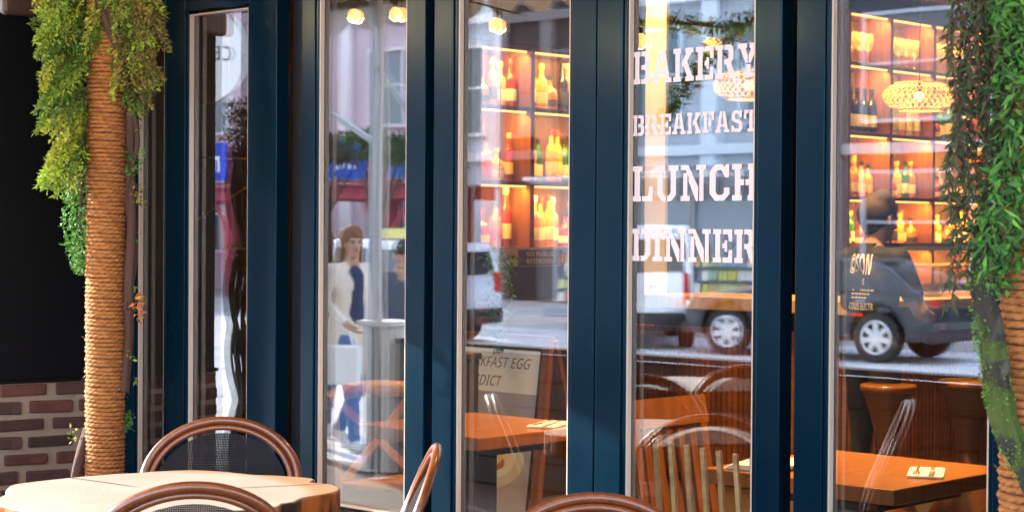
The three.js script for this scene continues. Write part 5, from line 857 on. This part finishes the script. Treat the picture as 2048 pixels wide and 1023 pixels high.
function person(label, pos, turn, o) {
  const t = thing('person', label, 'person', pos, turn), s = o.h / 1.74, c = o.colours; // 0 skin 1 top 2 trousers 3 shoes 4 lip 5 eye 6 inner top
  const S = (p) => p.map((v) => v * s), J = Object.fromEntries(Object.entries(o.joints).map(([k, v]) => [k, S(v)]));
  const tor = [];
  tor.push(B(S([0, 0.93, 0]), S([0, 1.02, 0]), 0.135 * s, 0.125 * s, o.hipC ?? 2, 0.78), B(S([-0.05, 1.03, 0]), S([-0.07, 1.3, 0.005]), 0.1 * s, 0.115 * s, 1, 0.86), B(S([0.05, 1.03, 0]), S([0.07, 1.3, 0.005]), 0.1 * s, 0.115 * s, 1, 0.86), B(S([-0.15, 1.41, -0.01]), S([0.15, 1.41, -0.01]), 0.062 * s, 0.062 * s, 1), B(S([0, 1.4, -0.01]), S([0, 1.5, 0.0]), 0.075 * s, 0.056 * s, o.neckC ?? 0), B(S([0, 1.46, 0.0]), S([0, 1.53, 0.01]), 0.052 * s, 0.05 * s, 0));
  if (o.front) tor.push(B(S([0, 1.05, 0.07]), S([0, 1.38, 0.075]), 0.07 * s, 0.06 * s, 6, 0.7));
  if (o.skirt) tor.push(B(S([-0.06, 1.0, 0]), S([-0.09, o.skirt, 0.0]), 0.12 * s, 0.14 * s, 1, 0.85), B(S([0.06, 1.0, 0]), S([0.09, o.skirt, 0.0]), 0.12 * s, 0.14 * s, 1, 0.85));
  for (const k of ['L', 'R']) {
    const sg = k === 'L' ? 1 : -1;
    tor.push(B(J['sh' + k], J['el' + k], 0.055 * s, 0.042 * s, o.bareArms ? 0 : 1, 1, 0.02));
    if (o.bareArms === 1) tor.push(B(J['sh' + k], J['sh' + k].map((v, i) => v + 0.62 * (J['el' + k][i] - v)), 0.062 * s, 0.06 * s, 1, 1, 0.02));
    tor.push(B(J['el' + k], J['wr' + k], 0.042 * s, 0.028 * s, o.bareArms ? 0 : 1, 1, 0.012));
    tor.push(B(S([0.09 * sg, 0.92, 0]), J['kn' + k], 0.098 * s, 0.062 * s, 2, 1, 0.03), B(J['kn' + k], J['an' + k], 0.062 * s, 0.042 * s, 2, 1, 0.015), B(J['an' + k], J['an' + k].map((v, i) => v + [0, -0.045, -0.03][i] * s), 0.042 * s, 0.04 * s, 3), B(J['an' + k].map((v, i) => v + [0, -0.05, -0.02][i] * s), J['to' + k], 0.042 * s, 0.034 * s, 3));
  }
  const lip = { lip: 4, eye: 5 }, hd = headPrims([0, 0, 0], 0, lip), hg = netBody(hd, 0.006, 0.02, c); // head on its own grid
  hg.rotateX(o.nod ?? 0).rotateY(o.look ?? 0).scale(s, s, s).translate(...J.head);
  const geos = [netBody(tor, 0.012, 0.035, c, 0.03), hg];
  for (const k of ['L', 'R']) { const d = J['wr' + k].map((v, i) => v - J['el' + k][i]); geos.push(netBody(handPrims(J['wr' + k], d, o['thumb' + k] ?? [0, 0, 1], 0, 0.8), 0.0042, 0.012, c)); }
  part('body', mergeGeometries(geos), mCloth, t);
  return { t, s, tor, J };
}
const skin = [0.42, 0.24, 0.16], lipC = [0.4, 0.13, 0.11], eyeC = [0.04, 0.03, 0.025];
function hairCap(p, o, prims, col, name = 'hair') { const s = p.s; const g = netBody(prims, 0.006, 0.02, [col], 0.03); g.rotateY(o.look ?? 0).scale(s, s, s).translate(...p.J.head); part(name, g, mCloth, p.t); }
const walk = { head: [0, 1.63, 0.02], shL: [0.19, 1.41, 0], shR: [-0.19, 1.41, 0], knL: [0.09, 0.5, 0.16], anL: [0.09, 0.1, 0.2], toL: [0.1, 0.04, 0.34], knR: [-0.09, 0.5, -0.02], anR: [-0.08, 0.14, -0.3], toR: [-0.09, 0.04, -0.19] };
{ // woman in a beige coat walking
  const o = { h: 1.7, colours: [skin, [0.66, 0.58, 0.48], [0.08, 0.16, 0.32], [0.5, 0.5, 0.5], lipC, eyeC, [0.02, 0.03, 0.08]], front: true, skirt: 0.72, hipC: 1, joints: { ...walk, elL: [0.26, 1.17, 0.05], wrL: [0.2, 1.02, 0.24], elR: [-0.25, 1.14, -0.05], wrR: [-0.24, 0.92, 0.06] }, look: 0.2 };
  const p = person('person in a beige coat and navy top walking along the sidewalk', [-10.75, -0.2, 5.2], 1.75, o);
  hairCap(p, o, [B([0, 0.05, -0.02], [0, 0.03, -0.05], 0.098, 0.096, 0), B([-0.06, 0.02, -0.05], [-0.07, -0.18, -0.05], 0.045, 0.03, 0), B([0.06, 0.02, -0.05], [0.07, -0.18, -0.05], 0.045, 0.03, 0)], [0.16, 0.07, 0.03]);
  const bag = thing('shopping_bag', 'white bag carried by the person in the beige coat', 'bag', [-10.6, 0.32, 4.98], 0.9);
  part('sack', rbox(-0.06, 0.06, 0, 0.3, -0.14, 0.14, 0.03, 3), MAT.whitePaint, bag); part('strap', tube([[0, 0.29, -0.09], [0, 0.42, -0.05], [0, 0.44, 0.03], [0, 0.29, 0.09]], 0.008, 16, 6), MAT.whitePaint, bag);
}
{ // person in an olive coat
  const o = { h: 1.72, colours: [skin, [0.19, 0.17, 0.11], [0.1, 0.16, 0.26], [0.6, 0.6, 0.58], lipC, eyeC, [0.4, 0.35, 0.28]], skirt: 0.85, hipC: 1, joints: { ...walk, elL: [0.28, 1.2, 0.02], wrL: [0.14, 1.1, 0.24], elR: [-0.27, 1.18, 0.0], wrR: [-0.14, 1.08, 0.24] }, look: 0.1 };
  const p = person('person in an olive coat walking behind the beige coat', [-11.3, -0.2, 5.35], 2.2, o);
  hairCap(p, o, [B([0, 0.05, -0.02], [0, 0.03, -0.05], 0.1, 0.098, 0), B([-0.07, 0.02, -0.04], [-0.08, -0.22, -0.02], 0.045, 0.03, 0), B([0.07, 0.02, -0.04], [0.08, -0.22, -0.02], 0.045, 0.03, 0)], [0.05, 0.025, 0.015]);
}
{ // man with a dark cap at the kerb
  const o = { h: 1.72, colours: [skin, [0.05, 0.06, 0.09], [0.04, 0.045, 0.06], [0.03, 0.03, 0.03], lipC, eyeC, [0.3, 0.3, 0.3]], joints: { head: [0, 1.63, 0.02], shL: [0.2, 1.41, 0], shR: [-0.2, 1.41, 0], elL: [0.27, 1.15, 0.03], wrL: [0.24, 0.92, 0.12], elR: [-0.27, 1.15, 0.03], wrR: [-0.24, 0.92, 0.12], knL: [0.1, 0.5, 0.02], anL: [0.11, 0.09, 0], toL: [0.13, 0.04, 0.14], knR: [-0.1, 0.5, 0.02], anR: [-0.11, 0.09, 0], toR: [-0.13, 0.04, 0.14] }, look: 0.4 };
  const p = person('person in a dark jacket and black cap standing in the street', [-12.83, -0.35, 7.66], 2.2, o);
  hairCap(p, o, [B([0, 0.06, -0.02], [0, 0.045, -0.04], 0.1, 0.097, 0), B([0, 0.055, 0.08], [0, 0.045, 0.13], 0.05, 0.045, 0, 0.9)], [0.012, 0.012, 0.014], 'cap');
}
{ // person in a printed black t-shirt, leaning on the bar with the back to the window
  const o = { h: 1.68, bareArms: 1, colours: [[0.36, 0.2, 0.13], [0.012, 0.012, 0.013], [0.03, 0.035, 0.05], [0.03, 0.03, 0.03], lipC, eyeC, [0.1, 0.1, 0.1]], joints: { head: [0, 1.63, 0.05], shL: [0.2, 1.41, 0], shR: [-0.2, 1.41, 0], elL: [0.27, 1.16, 0.06], wrL: [0.16, 1.08, 0.3], elR: [-0.27, 1.13, 0.1], wrR: [-0.12, 1.09, 0.32], knL: [0.1, 0.5, 0.02], anL: [0.11, 0.09, 0], toL: [0.13, 0.04, 0.14], knR: [-0.1, 0.5, 0.02], anR: [-0.11, 0.09, 0], toR: [-0.13, 0.04, 0.14] }, nod: 0.15 };
  const p = person('person in a black printed t-shirt leaning on the bar', [-5.3, 0, -4.06], Math.PI - 0.3, o);
  hairCap(p, o, [B([0, 0.055, -0.015], [0, 0.035, -0.04], 0.094, 0.096, 0), B([0, -0.03, -0.06], [0, -0.055, -0.065], 0.06, 0.045, 0), B([0.03, 0.1, 0.03], [-0.04, 0.11, -0.02], 0.045, 0.05, 0)], [0.05, 0.03, 0.02], 'hair');
  const cv = document.createElement('canvas'); cv.width = 512; cv.height = 640; const k = cv.getContext('2d'); k.fillStyle = '#1c1c1d'; k.fillRect(0, 0, 512, 640); k.fillStyle = '#f4f1ec'; k.textAlign = 'center';
  k.save(); k.translate(256, 230); k.scale(0.72, 1.75); k.font = 'bold 128px sans-serif'; k.fillText('©SON', 0, 10, 660); k.restore();
  k.font = 'bold 70px sans-serif'; k.fillText('UDI', 256, 330); for (let i = 0; i < 3; i++) for (let j = 0; j < 9 - 2 * i; j++) k.fillRect(90 + 36 * i + j * 38, 366 + i * 30, 30, 14);
  k.save(); k.translate(256, 530); k.scale(0.62, 1.1); k.font = 'bold 72px sans-serif'; k.fillText('ACOUS ELECTR', 0, 0); k.restore(); k.fillStyle = '#c42a2a'; k.fillRect(60, 556, 240, 26);
  const ct = new THREE.CanvasTexture(cv); ct.colorSpace = THREE.SRGBColorSpace;
  const g = new THREE.PlaneGeometry(0.33, 0.42, 22, 22), q = g.attributes.position, f = (x, y, z) => { let m = 1; for (const r of p.tor.slice(0, 6)) { const d = sdPrim(r, x, y, z), h = Math.max(0, 0.035 - Math.abs(d - m)) / 0.035; m = Math.min(m, d) - h * h * 0.035 * 0.25; } return m; };
  for (let i = 0; i < q.count; i++) { const x = -q.getX(i), y = 1.28 * p.s + q.getY(i); let z = -0.4; for (let e = 0; e < 40; e++) { const d = f(x, y, z) - 0.004; if (d < 0.0005) break; z += d * 0.8; } q.setXYZ(i, x, y, z); } g.computeVertexNormals();
  part('shirt_print', g, std([1, 1, 1], 0.8, { map: ct, side: THREE.DoubleSide }), p.t);
}
// ------------------------------------------------------------------ recessed ceiling lamps of the room
for (const [x, z, I, l] of [[-3.3, -1.6, 1.6, 'over the right window table'], [-4.5, -1.9, 0.9, 'over the aisle beside the sandwich board'], [-4.05, -1.0, 1.3, 'over the slat back chair'], [-5.2, -3.6, 1.5, 'before the bar corner'], [-5.6, -5.8, 2.6, 'along the bar'], [-7.4, -1.4, 1.0, 'behind the second door'], [-5.45, -2.2, 0.7, 'before the cream panel'], [-6.9, -4.6, 1.0, 'above the short bar end']]) {
  const t = thing('ceiling_lamp', 'recessed warm ceiling lamp ' + l, 'lamp', [x, 3.15, z], 0, 'recessed ceiling lamps');
  part('trim_ring', new THREE.TorusGeometry(0.06, 0.01, 8, 28).rotateX(Math.PI / 2), MAT.brass, t);
  part('lens', new THREE.CircleGeometry(0.055, 24).rotateX(Math.PI / 2).translate(0, -0.002, 0), mBulb, t);
  const p = new THREE.SpotLight(lin(1, 0.56, 0.19), I * 4.2, 0, 0.75, 0.6, 2); p.name = 'ceiling_spot'; p.position.set(x, 3.13, z); p.target.position.set(x, 0, z); p.castShadow = true; p.shadow.radius = 2.5; scene.add(p, p.target);
}

renderer.render(scene, camera);
